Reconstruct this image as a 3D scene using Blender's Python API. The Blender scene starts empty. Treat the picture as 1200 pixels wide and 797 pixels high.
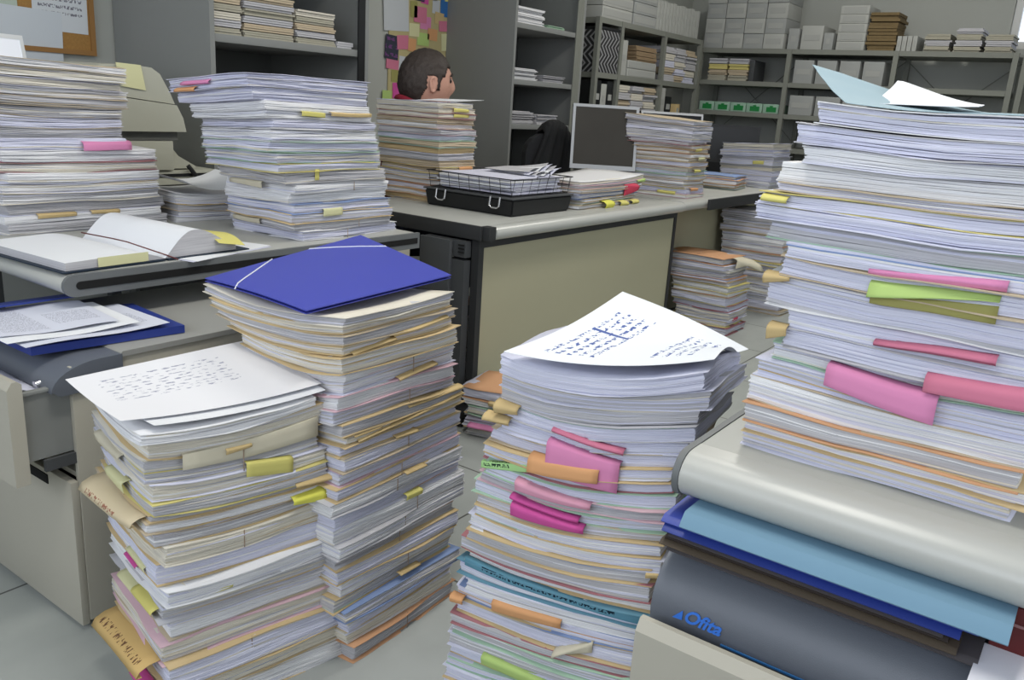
import bpy, bmesh, math, random
from mathutils import Vector, Matrix, noise
SC = bpy.context.scene
COL = SC.collection
PI = math.pi
R = math.radians

# ------------------------------------------------------------------ colours and materials
def lin(c):
    return tuple(((v/12.92) if v <= 0.04045 else ((v+0.055)/1.055)**2.4) for v in (c[0]/255, c[1]/255, c[2]/255)) + (1.0,)

MATS = {}
def mat(name, rgb, rough=0.6, metal=0.0, spec=0.4, var=0.0, vscale=8.0, bump=0.0, bscale=60.0, trans=0.0, emit=None):
    if name in MATS: return MATS[name]
    m = bpy.data.materials.new(name); m.use_nodes = True
    nt = m.node_tree; b = nt.nodes['Principled BSDF']
    b.inputs['Base Color'].default_value = lin(rgb)
    b.inputs['Roughness'].default_value = rough
    b.inputs['Metallic'].default_value = metal
    b.inputs['Specular IOR Level'].default_value = spec
    tc = nt.nodes.new('ShaderNodeTexCoord')
    n = nt.nodes.new('ShaderNodeTexNoise'); n.inputs['Scale'].default_value = vscale
    n.inputs['Detail'].default_value = 5
    nt.links.new(tc.outputs['Object'], n.inputs['Vector'])
    mx = nt.nodes.new('ShaderNodeMix'); mx.data_type = 'RGBA'
    k = 1.0 - var
    c = lin(rgb)
    mx.inputs[6].default_value = (c[0]*k, c[1]*k, c[2]*k, 1)
    mx.inputs[7].default_value = (min(1, c[0]*(1+var)), min(1, c[1]*(1+var)), min(1, c[2]*(1+var)), 1)
    nt.links.new(n.outputs['Fac'], mx.inputs[0])
    nt.links.new(mx.outputs[2], b.inputs['Base Color'])
    if bump:
        n2 = nt.nodes.new('ShaderNodeTexNoise'); n2.inputs['Scale'].default_value = bscale
        nt.links.new(tc.outputs['Object'], n2.inputs['Vector'])
        bp = nt.nodes.new('ShaderNodeBump'); bp.inputs['Strength'].default_value = bump
        bp.inputs['Distance'].default_value = 0.002
        nt.links.new(n2.outputs['Fac'], bp.inputs['Height']); nt.links.new(bp.outputs['Normal'], b.inputs['Normal'])
    if emit:
        b.inputs['Emission Color'].default_value = lin(rgb); b.inputs['Emission Strength'].default_value = emit
    MATS[name] = m
    return m

def paper_mat(name, rgb, dark=0.72, amp=1.0):
    """paper seen from its cut edges: fine lines between the sheets, following the sheets through the UV map"""
    if name in MATS: return MATS[name]
    m = bpy.data.materials.new(name); m.use_nodes = True
    nt = m.node_tree; b = nt.nodes['Principled BSDF']
    b.inputs['Roughness'].default_value = 0.85; b.inputs['Specular IOR Level'].default_value = 0.15
    uv = nt.nodes.new('ShaderNodeUVMap'); uv.uv_map = 'UVMap'
    mp = nt.nodes.new('ShaderNodeMapping'); mp.inputs['Scale'].default_value = (7, 1500, 1)
    nt.links.new(uv.outputs['UV'], mp.inputs['Vector'])
    n = nt.nodes.new('ShaderNodeTexNoise'); n.inputs['Scale'].default_value = 1.0; n.inputs['Detail'].default_value = 3
    nt.links.new(mp.outputs['Vector'], n.inputs['Vector'])
    mp2 = nt.nodes.new('ShaderNodeMapping'); mp2.inputs['Scale'].default_value = (3, 260, 1)
    nt.links.new(uv.outputs['UV'], mp2.inputs['Vector'])
    n2 = nt.nodes.new('ShaderNodeTexNoise'); n2.inputs['Scale'].default_value = 1.0; n2.inputs['Detail'].default_value = 2
    nt.links.new(mp2.outputs['Vector'], n2.inputs['Vector'])
    ad = nt.nodes.new('ShaderNodeMath'); ad.operation = 'ADD'
    nt.links.new(n.outputs['Fac'], ad.inputs[0]); nt.links.new(n2.outputs['Fac'], ad.inputs[1])
    mr = nt.nodes.new('ShaderNodeMapRange'); mr.inputs['From Min'].default_value = 0.78; mr.inputs['From Max'].default_value = 1.12
    nt.links.new(ad.outputs[0], mr.inputs['Value'])
    mx = nt.nodes.new('ShaderNodeMix'); mx.data_type = 'RGBA'
    c = lin(rgb)
    mx.inputs[6].default_value = (c[0]*dark*0.97, c[1]*dark*0.97, c[2]*dark, 1)
    mx.inputs[7].default_value = (c[0], c[1], c[2], 1)
    nt.links.new(mr.outputs['Result'], mx.inputs[0]); nt.links.new(mx.outputs[2], b.inputs['Base Color'])
    bp = nt.nodes.new('ShaderNodeBump'); bp.inputs['Strength'].default_value = 0.35; bp.inputs['Distance'].default_value = 0.001
    nt.links.new(ad.outputs[0], bp.inputs['Height']); nt.links.new(bp.outputs['Normal'], b.inputs['Normal'])
    MATS[name] = m
    return m

def written_mat(name, rgb, ink, rows=26, cols=60, dens=0.5, u0=0.08, u1=0.9, v0=0.1, v1=0.92, blocks=None, slash=None):
    """a sheet with rows of handwriting in ink: rows by UV v, letters by noise along u"""
    if name in MATS: return MATS[name]
    m = bpy.data.materials.new(name); m.use_nodes = True
    nt = m.node_tree; b = nt.nodes['Principled BSDF']
    b.inputs['Roughness'].default_value = 0.8; b.inputs['Specular IOR Level'].default_value = 0.2
    uv = nt.nodes.new('ShaderNodeUVMap'); uv.uv_map = 'UVMap'
    sp = nt.nodes.new('ShaderNodeSeparateXYZ'); nt.links.new(uv.outputs['UV'], sp.inputs[0])
    def M(op, a, b_=None):
        x = nt.nodes.new('ShaderNodeMath'); x.operation = op
        for i, v in enumerate((a, b_)):
            if v is None: continue
            if isinstance(v, (int, float)): x.inputs[i].default_value = v
            else: nt.links.new(v, x.inputs[i])
        return x.outputs[0]
    U, V = sp.outputs[0], sp.outputs[1]
    rowf = M('FRACT', M('MULTIPLY', V, rows))
    row = M('MULTIPLY', M('GREATER_THAN', rowf, 0.30), M('LESS_THAN', rowf, 0.78))
    mp = nt.nodes.new('ShaderNodeMapping'); mp.inputs['Scale'].default_value = (cols, rows*2.2, 1)
    nt.links.new(uv.outputs['UV'], mp.inputs['Vector'])
    n = nt.nodes.new('ShaderNodeTexNoise'); n.inputs['Scale'].default_value = 1.0; n.inputs['Detail'].default_value = 2
    nt.links.new(mp.outputs['Vector'], n.inputs['Vector'])
    ink_on = M('GREATER_THAN', n.outputs['Fac'], dens)
    tot = None
    for (a0, a1, b0, b1) in (blocks or [(u0, u1, v0, v1)]):
        k = M('MULTIPLY', M('MULTIPLY', M('GREATER_THAN', U, a0), M('LESS_THAN', U, a1)), M('MULTIPLY', M('GREATER_THAN', V, b0), M('LESS_THAN', V, b1)))
        tot = k if tot is None else M('MAXIMUM', tot, k)
    fac = M('MULTIPLY', M('MULTIPLY', row, ink_on), tot)
    if slash:
        (sx, sy, sl, sw, sk) = slash   # a long pen stroke: |u - sx - sk*(v-sy)| < sw and |v-sy| < sl
        d = M('ABSOLUTE', M('SUBTRACT', U, M('ADD', sx, M('MULTIPLY', M('SUBTRACT', V, sy), sk))))
        s = M('MULTIPLY', M('LESS_THAN', d, sw), M('LESS_THAN', M('ABSOLUTE', M('SUBTRACT', V, sy)), sl))
        fac = M('MAXIMUM', fac, s)
    mx = nt.nodes.new('ShaderNodeMix'); mx.data_type = 'RGBA'
    mx.inputs[6].default_value = lin(rgb); mx.inputs[7].default_value = lin(ink)
    nt.links.new(fac, mx.inputs[0]); nt.links.new(mx.outputs[2], b.inputs['Base Color'])
    MATS[name] = m
    return m

# paper layers; the slot numbers are used below
LAYER = [
    paper_mat('paper_white', (233, 233, 234), .80),
    paper_mat('paper_cool', (216, 217, 233), .82),
    paper_mat('paper_warm', (222, 216, 201), .8),
    paper_mat('paper_grey', (194, 193, 196), .8),
    paper_mat('paper_buff', (208, 184, 140), 0.8),
    paper_mat('paper_yellow', (216, 204, 132), 0.85),
    paper_mat('paper_pink', (216, 182, 190), 0.85),
    paper_mat('paper_green', (172, 202, 176), 0.85),
    paper_mat('paper_blue', (136, 156, 196), 0.8),
    paper_mat('paper_orange', (208, 160, 122), 0.85),
    paper_mat('paper_red', (172, 118, 122), 0.85),
    paper_mat('paper_teal', (104, 148, 166), 0.85),
    paper_mat('paper_aged', (198, 182, 156), 0.8),
]
WHITE, COOL, WARM, GREY, BUFF, YELL, PINK, GREEN, BLUE, ORANGE, RED, TEAL, AGED = range(13)
M_sheet = mat('sheet_white', (226, 228, 232), 0.8, spec=0.15, bump=0.1, bscale=30)
M_beige = mat('metal_beige', (174, 170, 157), 0.45, spec=0.4, var=0.03, vscale=3)
M_beige_panel = mat('panel_beige', (172, 168, 142), 0.6, spec=0.3, var=0.05, vscale=2)
M_char = mat('metal_charcoal', (72, 74, 76), 0.55, spec=0.35, var=0.04, vscale=4)
M_char_dark = mat('frame_dark', (48, 49, 50), 0.55, spec=0.35)
M_bull = mat('desk_edge_light', (178, 179, 174), 0.32, spec=0.5, var=0.03, vscale=3)
M_desktop = mat('desktop_grey', (172, 173, 168), 0.4, spec=0.4, var=0.03, vscale=5)
M_cap = mat('desk_endcap', (104, 107, 108), 0.5)
M_slot = mat('slot_black', (18, 18, 18), 0.9)
M_nose = mat('plastic_grey', (98, 103, 112), 0.42, spec=0.45, var=0.05, vscale=3, bump=0.15, bscale=900)
M_cab = mat('cabinet_grey', (134, 136, 134), 0.5, spec=0.3, var=0.04, vscale=2)
M_cabin = mat('cabinet_inside', (92, 94, 92), 0.6, spec=0.2)
M_shelf = mat('shelf_grey', (128, 130, 122), 0.55, spec=0.3, var=0.04, vscale=4)
M_black = mat('black_plastic', (26, 27, 29), 0.45)
M_wire = mat('wire_dark', (60, 60, 62), 0.4, metal=0.7)
M_chrome = mat('chrome', (215, 215, 218), 0.25, metal=0.9)
M_bluef = mat('folder_blue', (66, 74, 172), 0.48, spec=0.5, var=0.03, vscale=6)
M_dblue = mat('folder_dark_blue', (42, 60, 138), 0.4, spec=0.5)
M_lblue = mat('folder_light_blue', (112, 146, 168), 0.75, spec=0.3, var=0.05, vscale=10)
M_brown = mat('folder_brown', (84, 74, 62), 0.6, spec=0.3, var=0.1)
M_slate = mat('folder_slate', (78, 74, 76), 0.6, spec=0.3, var=0.1)
M_maroon = mat('maroon', (92, 30, 30), 0.5, var=0.15, vscale=20)
M_elastic = mat('elastic_white', (225, 228, 235), 0.6)
M_cork = mat('cork', (160, 120, 66), 0.85, var=0.25, vscale=120)
M_box = mat('box_grey', (160, 162, 160), 0.75, spec=0.2, var=0.05, vscale=6)
M_box2 = mat('box_light', (176, 177, 172), 0.75, spec=0.2, var=0.05, vscale=6)
M_oldp = mat('bundle_old', (170, 166, 150), 0.85, var=0.12, vscale=40)
TABC = {
    'pink': mat('note_pink', (214, 137, 178), 0.7, spec=0.2),
    'rose': mat('note_rose', (206, 123, 148), 0.7, spec=0.2),
    'light pink': mat('note_light_pink', (222, 161, 183), 0.7, spec=0.2),
    'magenta': mat('note_magenta', (205, 87, 157), 0.7, spec=0.2),
    'orange': mat('note_orange', (214, 160, 113), 0.7, spec=0.2),
    'green': mat('note_green', (177, 203, 123), 0.7, spec=0.2),
    'olive': mat('note_olive', (157, 153, 93), 0.7, spec=0.2),
    'yellow': mat('note_yellow', (209, 201, 119), 0.7, spec=0.2),
    'bright yellow': mat('note_bright_yellow', (221, 219, 97), 0.7, spec=0.2),
    'pale yellow': mat('note_pale_yellow', (214, 212, 167), 0.7, spec=0.2),
    'buff': mat('card_buff', (200, 176, 128), 0.75, spec=0.2, var=0.06, vscale=20),
    'cream': mat('card_cream', (204, 197, 176), 0.75, spec=0.2, var=0.06, vscale=20),
    'red': mat('note_red', (198, 70, 94), 0.7, spec=0.2),
    'white': M_sheet,
}

# ------------------------------------------------------------------ mesh helpers
def tag(o, label=None, cat=None, group=None, kind=None):
    if label:
        w = label.split()
        if len(w) > 16: print('LONG LABEL', len(w), label)
        o['label'] = label
    if cat: o['category'] = cat
    if group: o['group'] = group
    if kind: o['kind'] = kind
    return o

def box(bm, x0, x1, y0, y1, z0, z1, bev=0.0, mi=0):
    vs = [bm.verts.new(p) for p in ((x0,y0,z0),(x1,y0,z0),(x1,y1,z0),(x0,y1,z0),(x0,y0,z1),(x1,y0,z1),(x1,y1,z1),(x0,y1,z1))]
    fs = [bm.faces.new([vs[i] for i in q]) for q in ((0,3,2,1),(4,5,6,7),(0,1,5,4),(1,2,6,5),(2,3,7,6),(3,0,4,7))]
    for f in fs: f.material_index = mi
    if bev:
        es = list({e for f in fs for e in f.edges})
        r = bmesh.ops.bevel(bm, geom=es, offset=bev, segments=2, affect='EDGES', profile=0.6)
        for f in r['faces']: f.material_index = mi
    return bm

def prism(bm, pts, axis, a, b, mi=0, smooth=True):
    """closed outline pts (two coords) extruded along axis from a to b. axis 'y': pts are (x,z); 'x': (y,z); 'z': (x,y)"""
    def P(p, t):
        return {'y': (p[0], t, p[1]), 'x': (t, p[0], p[1]), 'z': (p[0], p[1], t)}[axis]
    A = [bm.verts.new(P(p, a)) for p in pts]; B = [bm.verts.new(P(p, b)) for p in pts]
    n = len(pts)
    fs = [bm.faces.new(A), bm.faces.new(B[::-1])]
    for i in range(n):
        f = bm.faces.new((A[i], B[i], B[(i+1) % n], A[(i+1) % n])); fs.append(f)
    for f in fs: f.material_index = mi
    bmesh.ops.recalc_face_normals(bm, faces=fs)
    return bm

def tube(bm, path, r, seg=8, closed=False):
    path = [Vector(p) for p in path]
    rings = []
    n = len(path)
    for i, p in enumerate(path):
        if closed: d = path[(i+1) % n] - path[i-1]
        else: d = path[min(i+1, n-1)] - path[max(i-1, 0)]
        d.normalize()
        up = Vector((0,0,1)) if abs(d.z) < 0.9 else Vector((1,0,0))
        s = d.cross(up).normalized(); t = d.cross(s).normalized()
        rr = r[i] if isinstance(r, (list, tuple)) else r
        rings.append([bm.verts.new(p + s*math.cos(2*PI*k/seg)*rr + t*math.sin(2*PI*k/seg)*rr) for k in range(seg)])
    m = n if closed else n-1
    for i in range(m):
        a, b = rings[i], rings[(i+1) % n]
        for k in range(seg):
            f = bm.faces.new((a[k], a[(k+1) % seg], b[(k+1) % seg], b[k])); f.smooth = True
    if not closed:
        bm.faces.new(rings[0]); bm.faces.new(rings[-1][::-1])
    return bm

def obj(name, bm, mats, parent=None, loc=None, smooth=False, xf=None):
    """link bm as ONE mesh object; its origin goes to its base centre (in world coords when the bm is in world coords)"""
    if xf is not None: bmesh.ops.transform(bm, matrix=xf, verts=bm.verts)
    bmesh.ops.recalc_face_normals(bm, faces=bm.faces)
    if loc is None:
        vs = [v.co for v in bm.verts]
        mn = Vector((min(v.x for v in vs), min(v.y for v in vs), min(v.z for v in vs)))
        mx = Vector((max(v.x for v in vs), max(v.y for v in vs), max(v.z for v in vs)))
        loc = Vector(((mn.x+mx.x)/2, (mn.y+mx.y)/2, mn.z))
    loc = Vector(loc)
    bmesh.ops.translate(bm, vec=-loc, verts=bm.verts)
    if not smooth:
        for f in bm.faces: f.smooth = True
        for e in bm.edges: e.smooth = (len(e.link_faces) == 2 and e.calc_face_angle(3) < 0.62)
    me = bpy.data.meshes.new(name); bm.to_mesh(me); bm.free()
    for m in (mats if isinstance(mats, (list, tuple)) else [mats]): me.materials.append(m)
    if smooth:
        for p in me.polygons: p.use_smooth = True
    o = bpy.data.objects.new(name, me); COL.objects.link(o)
    if parent is not None:
        o.parent = parent
        o.location = loc - parent_world(parent)
    else: o.location = loc
    return o

def parent_world(p):
    v = Vector((0,0,0))
    while p is not None:
        v += p.location; p = p.parent
    return v

def empty(name, loc, label=None, cat=None, group=None, rz=0):
    o = bpy.data.objects.new(name, None); COL.objects.link(o); o.location = loc
    o.rotation_euler = (0, 0, rz); o.empty_display_size = 0.05
    return tag(o, label, cat, group)

def struct(name, bm, m, parent=None):
    o = obj(name, bm, m, parent)
    o['kind'] = 'structure'
    return o

def NB(): return bmesh.new()

def sheet(name, corners, m, parent=None, bend=None, n=10, th=0.0006, mats=None):
    """a thin sheet: bilinear between four world corners (p00 p10 p11 p01), bend(u,v) lifts it"""
    bm = NB(); uvl = bm.loops.layers.uv.new('UVMap')
    c = [Vector(p) for p in corners]
    g = [[], []]
    for k in (0, 1):
        for i in range(n+1):
            row = []
            for j in range(n+1):
                u, v = i/n, j/n
                p = c[0]*(1-u)*(1-v) + c[1]*u*(1-v) + c[2]*u*v + c[3]*(1-u)*v
                if bend: 
                    b = bend(u, v); p = p + (b if isinstance(b, Vector) else Vector((0, 0, b)))
                row.append((bm.verts.new(p + Vector((0, 0, th*k))), (u, v)))
            g[k].append(row)
    def face(q):
        f = bm.faces.new([a[0] for a in q]); f.smooth = True
        for l, a in zip(f.loops, q): l[uvl].uv = a[1]
    for i in range(n):
        for j in range(n):
            face((g[1][i][j], g[1][i+1][j], g[1][i+1][j+1], g[1][i][j+1]))
            face((g[0][i][j], g[0][i][j+1], g[0][i+1][j+1], g[0][i+1][j]))
    for i in range(n):
        face((g[0][i][0], g[0][i+1][0], g[1][i+1][0], g[1][i][0]))
        face((g[0][i+1][n], g[0][i][n], g[1][i][n], g[1][i+1][n]))
        face((g[0][0][i+1], g[0][0][i], g[1][0][i], g[1][0][i+1]))
        face((g[0][n][i], g[0][n][i+1], g[1][n][i+1], g[1][n][i]))
    return obj(name, bm, m, parent)

# ------------------------------------------------------------------ stacks of paper files
ORD = ['first','second','third','fourth','fifth','sixth','seventh','eighth','ninth','tenth','eleventh','twelfth','thirteenth',
       'fourteenth','fifteenth','sixteenth','seventeenth','eighteenth','nineteenth','twentieth','twenty-first','twenty-second',
       'twenty-third','twenty-fourth','twenty-fifth','twenty-sixth','twenty-seventh','twenty-eighth','twenty-ninth','thirtieth']
COLNAME = {BUFF:'buff', YELL:'yellow', PINK:'pink', GREEN:'green', BLUE:'blue', ORANGE:'orange', RED:'red', TEAL:'teal', AGED:'tan', WHITE:'white', GREY:'grey', WARM:'cream', COOL:'white'}

def lerp_keys(keys, t):
    if t <= keys[0][0]: return keys[0][1:]
    for a, b in zip(keys, keys[1:]):
        if t <= b[0]:
            f = (t-a[0])/(b[0]-a[0]); f = f*f*(3-2*f)*0.5 + f*0.5
            return tuple(x+(y-x)*f for x, y in zip(a[1:], b[1:]))
    return keys[-1][1:]

class Stack:
    """keys: (h, nx, ny, w, d) near corner, size along local x and local y at height h
       warp: (h, cu, cv, su, sv, cuv): slope along x, slope along y, sag mid x, sag mid y, far corner lift"""
    def __init__(s, where, group, base, top, rot, keys, warp=None, n=14, lay=0.0022, grid=8, seed=1, weights=None, covers=None,
                 jit=0.004, ljit=0.0014, tabs=(), cuts=None, fixed=None, category='file', strings=0.15, wave=.004, tones=None):
        s.tones = tones or (COOL, WHITE, COOL, GREY, WHITE, WARM)
        s.wave = wave; s.ph = seed*3.7
        s.rot = R(rot); s.base = base; s.keys = keys; s.warp = warp or [(0, 0,0,0,0,0)]
        s.where = where; s.files = []
        rnd = random.Random(seed)
        H = top-base
        if cuts is None:
            th = [rnd.uniform(0.55, 1.6) for _ in range(n)]
            tot = sum(th); c = [0]
            for t in th: c.append(c[-1]+t/tot*H)
        else:
            c = list(cuts)
        n = len(c)-1
        weights = weights or [5, 6, 2, 3, .35, .15, .15, .08, .1, .1, .06, 0, .5]
        covers = covers or [BUFF, BUFF, GREY, AGED, YELL, WHITE, PINK, GREEN, BLUE, ORANGE, COOL, GREY, None, None, None]
        for t in tabs:      # tab heights are given as seen on the bent stack; undo the bend to find the file
            for key, sp in (('h', t['s'][0]), ('h1', t['s'][1])):
                if key not in t: continue
                zt = t[key]; h = zt
                for _ in range(20):
                    nx, ny, w, d = lerp_keys(s.keys, h)
                    u, v = (0, sp/d) if t['side'] == 'x' else (sp/w, 0)
                    h += zt - s.B(u, v, h)
                t[key] = h
        for k in range(n):
            h0, h1 = c[k], c[k+1]
            cov = (fixed or {}).get(n-1-k, rnd.choice(covers))   # fixed is keyed from the top
            mytabs = [t for t in tabs if h0 <= t['h'] < h1 or (k == n-1 and t['h'] >= h1) or (k == 0 and t['h'] < 0)]
            s.make_file(h0, h1, rnd, weights, cov, lay, grid, jit, ljit, mytabs, n-1-k, n, group, category, rnd.random() < strings)
    def B(s, u, v, h):
        cu, cv, su, sv, cuv = lerp_keys(s.warp, h)
        k = s.wave*min(1, h/.02)
        wv = noise.noise(Vector((u*1.6+s.ph, v*2.2, h*14)))*k + noise.noise(Vector((u*4+s.ph, v*5.5, h*26+7)))*k*.35
        return h + cu*u + cv*v - su*4*u*(1-u) - sv*4*v*(1-v) + cuv*max(0, u*v)**1.5 + wv
    def pos(s, p, q, h):
        nx, ny, w, d = lerp_keys(s.keys, h)
        cr, sr = math.cos(s.rot), math.sin(s.rot)
        return nx + p*cr - q*sr, ny + p*sr + q*cr
    def make_file(s, h0, h1, rnd, weights, cov, lay, grid, jit, ljit, tabs, idx, total, group, category, has_string):
        hm = (h0+h1)/2
        nx, ny, w, d = lerp_keys(s.keys, hm)
        wx, wy = w*rnd.uniform(0.945, 1.0), d*rnd.uniform(0.95, 1.0)
        op, oq = rnd.uniform(-jit, jit) + (w-wx)*rnd.uniform(0, .5), rnd.uniform(-jit, jit) + (d-wy)*rnd.uniform(0, .5)
        dr = rnd.uniform(-1, 1)*jit*4
        cx, cy = s.pos(w/2, d/2, hm)
        loc = Vector((cx, cy, s.base + s.B(.5, .5, h0)))
        Rz = Matrix.Rotation(s.rot, 4, 'Z'); Rinv = Rz.inverted()
        def zof(p, q, h):
            return s.base + s.B(min(1.05, max(-.05, p/w)), min(1.05, max(-.05, q/d)), h) - loc.z
        def loc_xy(p, q):
            a = p - w/2; b = q - d/2
            return a*math.cos(dr) - b*math.sin(dr), a*math.sin(dr) + b*math.cos(dr)
        bm = NB(); uvl = bm.loops.layers.uv.new('UVMap')
        T = h1-h0
        nl = max(2, int(round(T/lay)))
        covth = min(0.0012, T*0.12)
        band_until = -1; band_col = COOL
        gx = max(3, int(grid)); gy = max(3, int(grid*0.8))
        def slab(bm, uvl, za, zb, x0, x1, y0, y1, mi, seed, rip, uo):
            ph = seed*1.7
            G = [[], []]
            for kk, zz in ((0, za), (1, zb)):
                for i in range(gx+1):
                    row = []
                    for j in range(gy+1):
                        u, v = i/gx, j/gy
                        ex = math.sin(v*5+ph)*rip*0.9 + math.sin(v*13+ph*2)*rip*.4
                        ey = math.sin(u*6+ph*1.3)*rip*0.9 + math.sin(u*14+ph)*rip*.4
                        p = x0+(x1-x0)*u + ex*(1 if u < .5 else -1)*abs(2*u-1); q = y0+(y1-y0)*v + ey*(1 if v < .5 else -1)*abs(2*v-1)
                        # rounded corners of a thumbed sheet
                        if (i in (0, gx)) and (j in (0, gy)):
                            p += 0.0012*(1 if i == 0 else -1); q += 0.0012*(1 if j == 0 else -1)
                        edge = max(abs(2*u-1), abs(2*v-1))**6
                        z = zof(p, q, zz) + math.sin(u*4.1+v*3.3+ph)*rip*0.35 + edge*math.sin(ph*3.1+u*9+v*8)*rip*0.45
                        X, Y = loc_xy(p+op, q+oq)
                        row.append((bm.verts.new((X, Y, z)), u*(x1-x0)+v*(y1-y0), zz))
                    G[kk].append(row)
            def face(q):
                f = bm.faces.new([a[0] for a in q]); f.material_index = mi; f.smooth = False
                for l, a in zip(f.loops, q): l[uvl].uv = (a[1]+uo, a[2]+uo*3)
            A, Bq = G
            for i in range(gx):
                for j in range(gy):
                    f = bm.faces.new([a[0] for a in (Bq[i][j], Bq[i+1][j], Bq[i+1][j+1], Bq[i][j+1])]); f.material_index = mi; f.smooth = True
                    for l in f.loops: l[uvl].uv = (uo, uo*3)
                    f = bm.faces.new([a[0] for a in (A[i][j], A[i][j+1], A[i+1][j+1], A[i+1][j])]); f.material_index = mi
            for i in range(gx):
                face((A[i][0], A[i+1][0], Bq[i+1][0], Bq[i][0]))
                face((A[i+1][gy], A[i][gy], Bq[i][gy], Bq[i+1][gy]))
            for j in range(gy):
                face((A[0][j+1], A[0][j], Bq[0][j], Bq[0][j+1]))
                face((A[gx][j], A[gx][j+1], Bq[gx][j+1], Bq[gx][j]))
        za0 = h0 + (covth if cov is not None else 0); zb0 = h1 - (covth if cov is not None else 0) - 0.0004
        # layer thicknesses differ: some sheets in a lump, some alone
        ts = [rnd.choice((.5, .7, 1, 1, 1.5, 2.2)) for _ in range(nl)]; tt = sum(ts)
        z = za0; fcol = rnd.choice(s.tones)
        drift_x = rnd.uniform(-1, 1)*ljit*1.5; drift_y = rnd.uniform(-1, 1)*ljit*1.5
        wxo = wyo = 0.0; fx = rnd.uniform(-1, 1)*jit*.55; fy = rnd.uniform(-1, 1)*jit*.55; xb = rnd.uniform(0, 6); flare = rnd.uniform(-.3, 1)*ljit*1.5
        for j in range(nl):
            t = ts[j]/tt*(zb0-za0)
            r = rnd.random()
            mi = rnd.choices(range(13), weights)[0] if r < .30 else fcol
            if mi >= 4 and t > 0.0016: mi = fcol
            big = rnd.random() < .10
            a = ljit*(1.6 if big else .32)
            wxo = wxo*.9+rnd.uniform(-1, 1)*ljit*.42; wyo = wyo*.9+rnd.uniform(-1, 1)*ljit*.42
            g = j/max(1, nl-1)
            rd = ljit*2.4*(2*g-1)**4      # a file is a little rounded at its two covers
            ox = rnd.uniform(-a, a)+wxo+fx*(g-.5)+rd; oy = rnd.uniform(-a, a)+wyo+fy*(g-.5)+rd
            slab(bm, uvl, z, z+t*0.97, max(0,0)+ox, wx+ox+rnd.uniform(-a, a), oy, wy+oy+rnd.uniform(-a, a), mi, rnd.uniform(0, 50), min(ljit*.9, T*.06), rnd.uniform(0, 9))
            z += t
        colname = COLNAME[cov] if cov is not None else None
        me_name = 'paper_file'
        bmesh.ops.recalc_face_normals(bm, faces=bm.faces)
        me = bpy.data.meshes.new(me_name); bm.to_mesh(me); bm.free()
        for m in LAYER: me.materials.append(m)
        o = bpy.data.objects.new(me_name, me); COL.objects.link(o); o.location = loc; o.rotation_euler = (0, 0, s.rot)
        s.files.append(o)
        def child(name, bm, m, lab=None):
            bmesh.ops.recalc_face_normals(bm, faces=bm.faces)
            me = bpy.data.meshes.new(name); bm.to_mesh(me); bm.free()
            for q in (m if isinstance(m, list) else [m]): me.materials.append(q)
            c = bpy.data.objects.new(name, me); COL.objects.link(c); c.parent = o
            if lab: c['label'] = lab
            return c
        if cov is not None:
            bm = NB(); uvl = bm.loops.layers.uv.new('UVMap')
            e = rnd.uniform(0.001, 0.007)
            slab(bm, uvl, h0, h0+covth, -e, wx+e*.6, -e*.7, wy+e*.5, cov, rnd.uniform(0, 50), 0.0026, 1)
            slab(bm, uvl, h1-covth-.0003, h1-.0003, -e*rnd.uniform(.2, 1.4), wx+e*.8, -e*rnd.uniform(.2, 1.4), wy+e*.5, cov, rnd.uniform(0, 50), 0.0026, 2)
            child('cover', bm, LAYER, COLNAME[cov]+' card cover')
        tabnames = []
        for t in tabs:
            bm = NB(); uvl = bm.loops.layers.uv.new('UVMap')
            prof = 8; nn = 8
            out0, out1 = t.get('out', (0.008, 0.008)); dr0, dr1 = t['drop']
            side = t['side']; s0, s1 = t['s']; hz = t['h']; hh1 = t.get('h1', hz)
            lip = t.get('lip', 0.0)
            G = []
            th = 0.0007
            for k in (0, 1):
                gr = []
                for i in range(nn+1):
                    f = i/nn; sp = s0+(s1-s0)*f
                    out = out0+(out1-out0)*f; drop = dr0+(dr1-dr0)*f
                    hb = hz + (hh1-hz)*f
                    col = []
                    path = [(-0.006, 0)] + [(out*math.sin(a), -out*.5*(1-math.cos(a))) for a in (0.0, .5, 1.0, PI/2)]
                    L = max(drop-out*.5, 0.001)
                    path += [(out*(1 - t.get('tuck', .25)*g), -out*.5 - L*g) for g in (.33, .66, 1.0)]
                    for (oo, dz) in path:
                        oo2 = oo + th*k
                        if side == 'x': p, q = -oo2, sp
                        else: p, q = sp, -oo2
                        zb = zof(p if side != 'x' else 0, q if side != 'y' else 0, hb) + dz + th*k
                        X, Y = p - w/2, q - d/2
                        col.append(bm.verts.new((X, Y, zb)))
                    gr.append(col)
                G.append(gr)
            np_ = len(G[0][0])
            idxv = {}
            for gr in G:
                for i, col in enumerate(gr):
                    for j, vv in enumerate(col): idxv[vv] = (1-i/nn, 1-j/(np_-1))
            def F(q):
                f = bm.faces.new(q); f.smooth = True
                for l in f.loops: l[uvl].uv = idxv[l.vert]
            for i in range(nn):
                for j in range(np_-1):
                    F((G[0][i][j], G[0][i+1][j], G[0][i+1][j+1], G[0][i][j+1])); F((G[1][i][j], G[1][i][j+1], G[1][i+1][j+1], G[1][i+1][j]))
                for j in (0, np_-1):
                    F((G[0][i][j], G[1][i][j], G[1][i+1][j], G[0][i+1][j]))
            for i in (0, nn):
                for j in range(np_-1):
                    F((G[0][i][j], G[0][i][j+1], G[1][i][j+1], G[1][i][j]))
            nm = t.get('name', 'sticky_note')
            m = TABC[t['c']]
            if t.get('mat'): m = t['mat']
            child(nm, bm, m, t.get('label', '%s %s' % (t['c'], nm.replace('_', ' '))))
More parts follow.
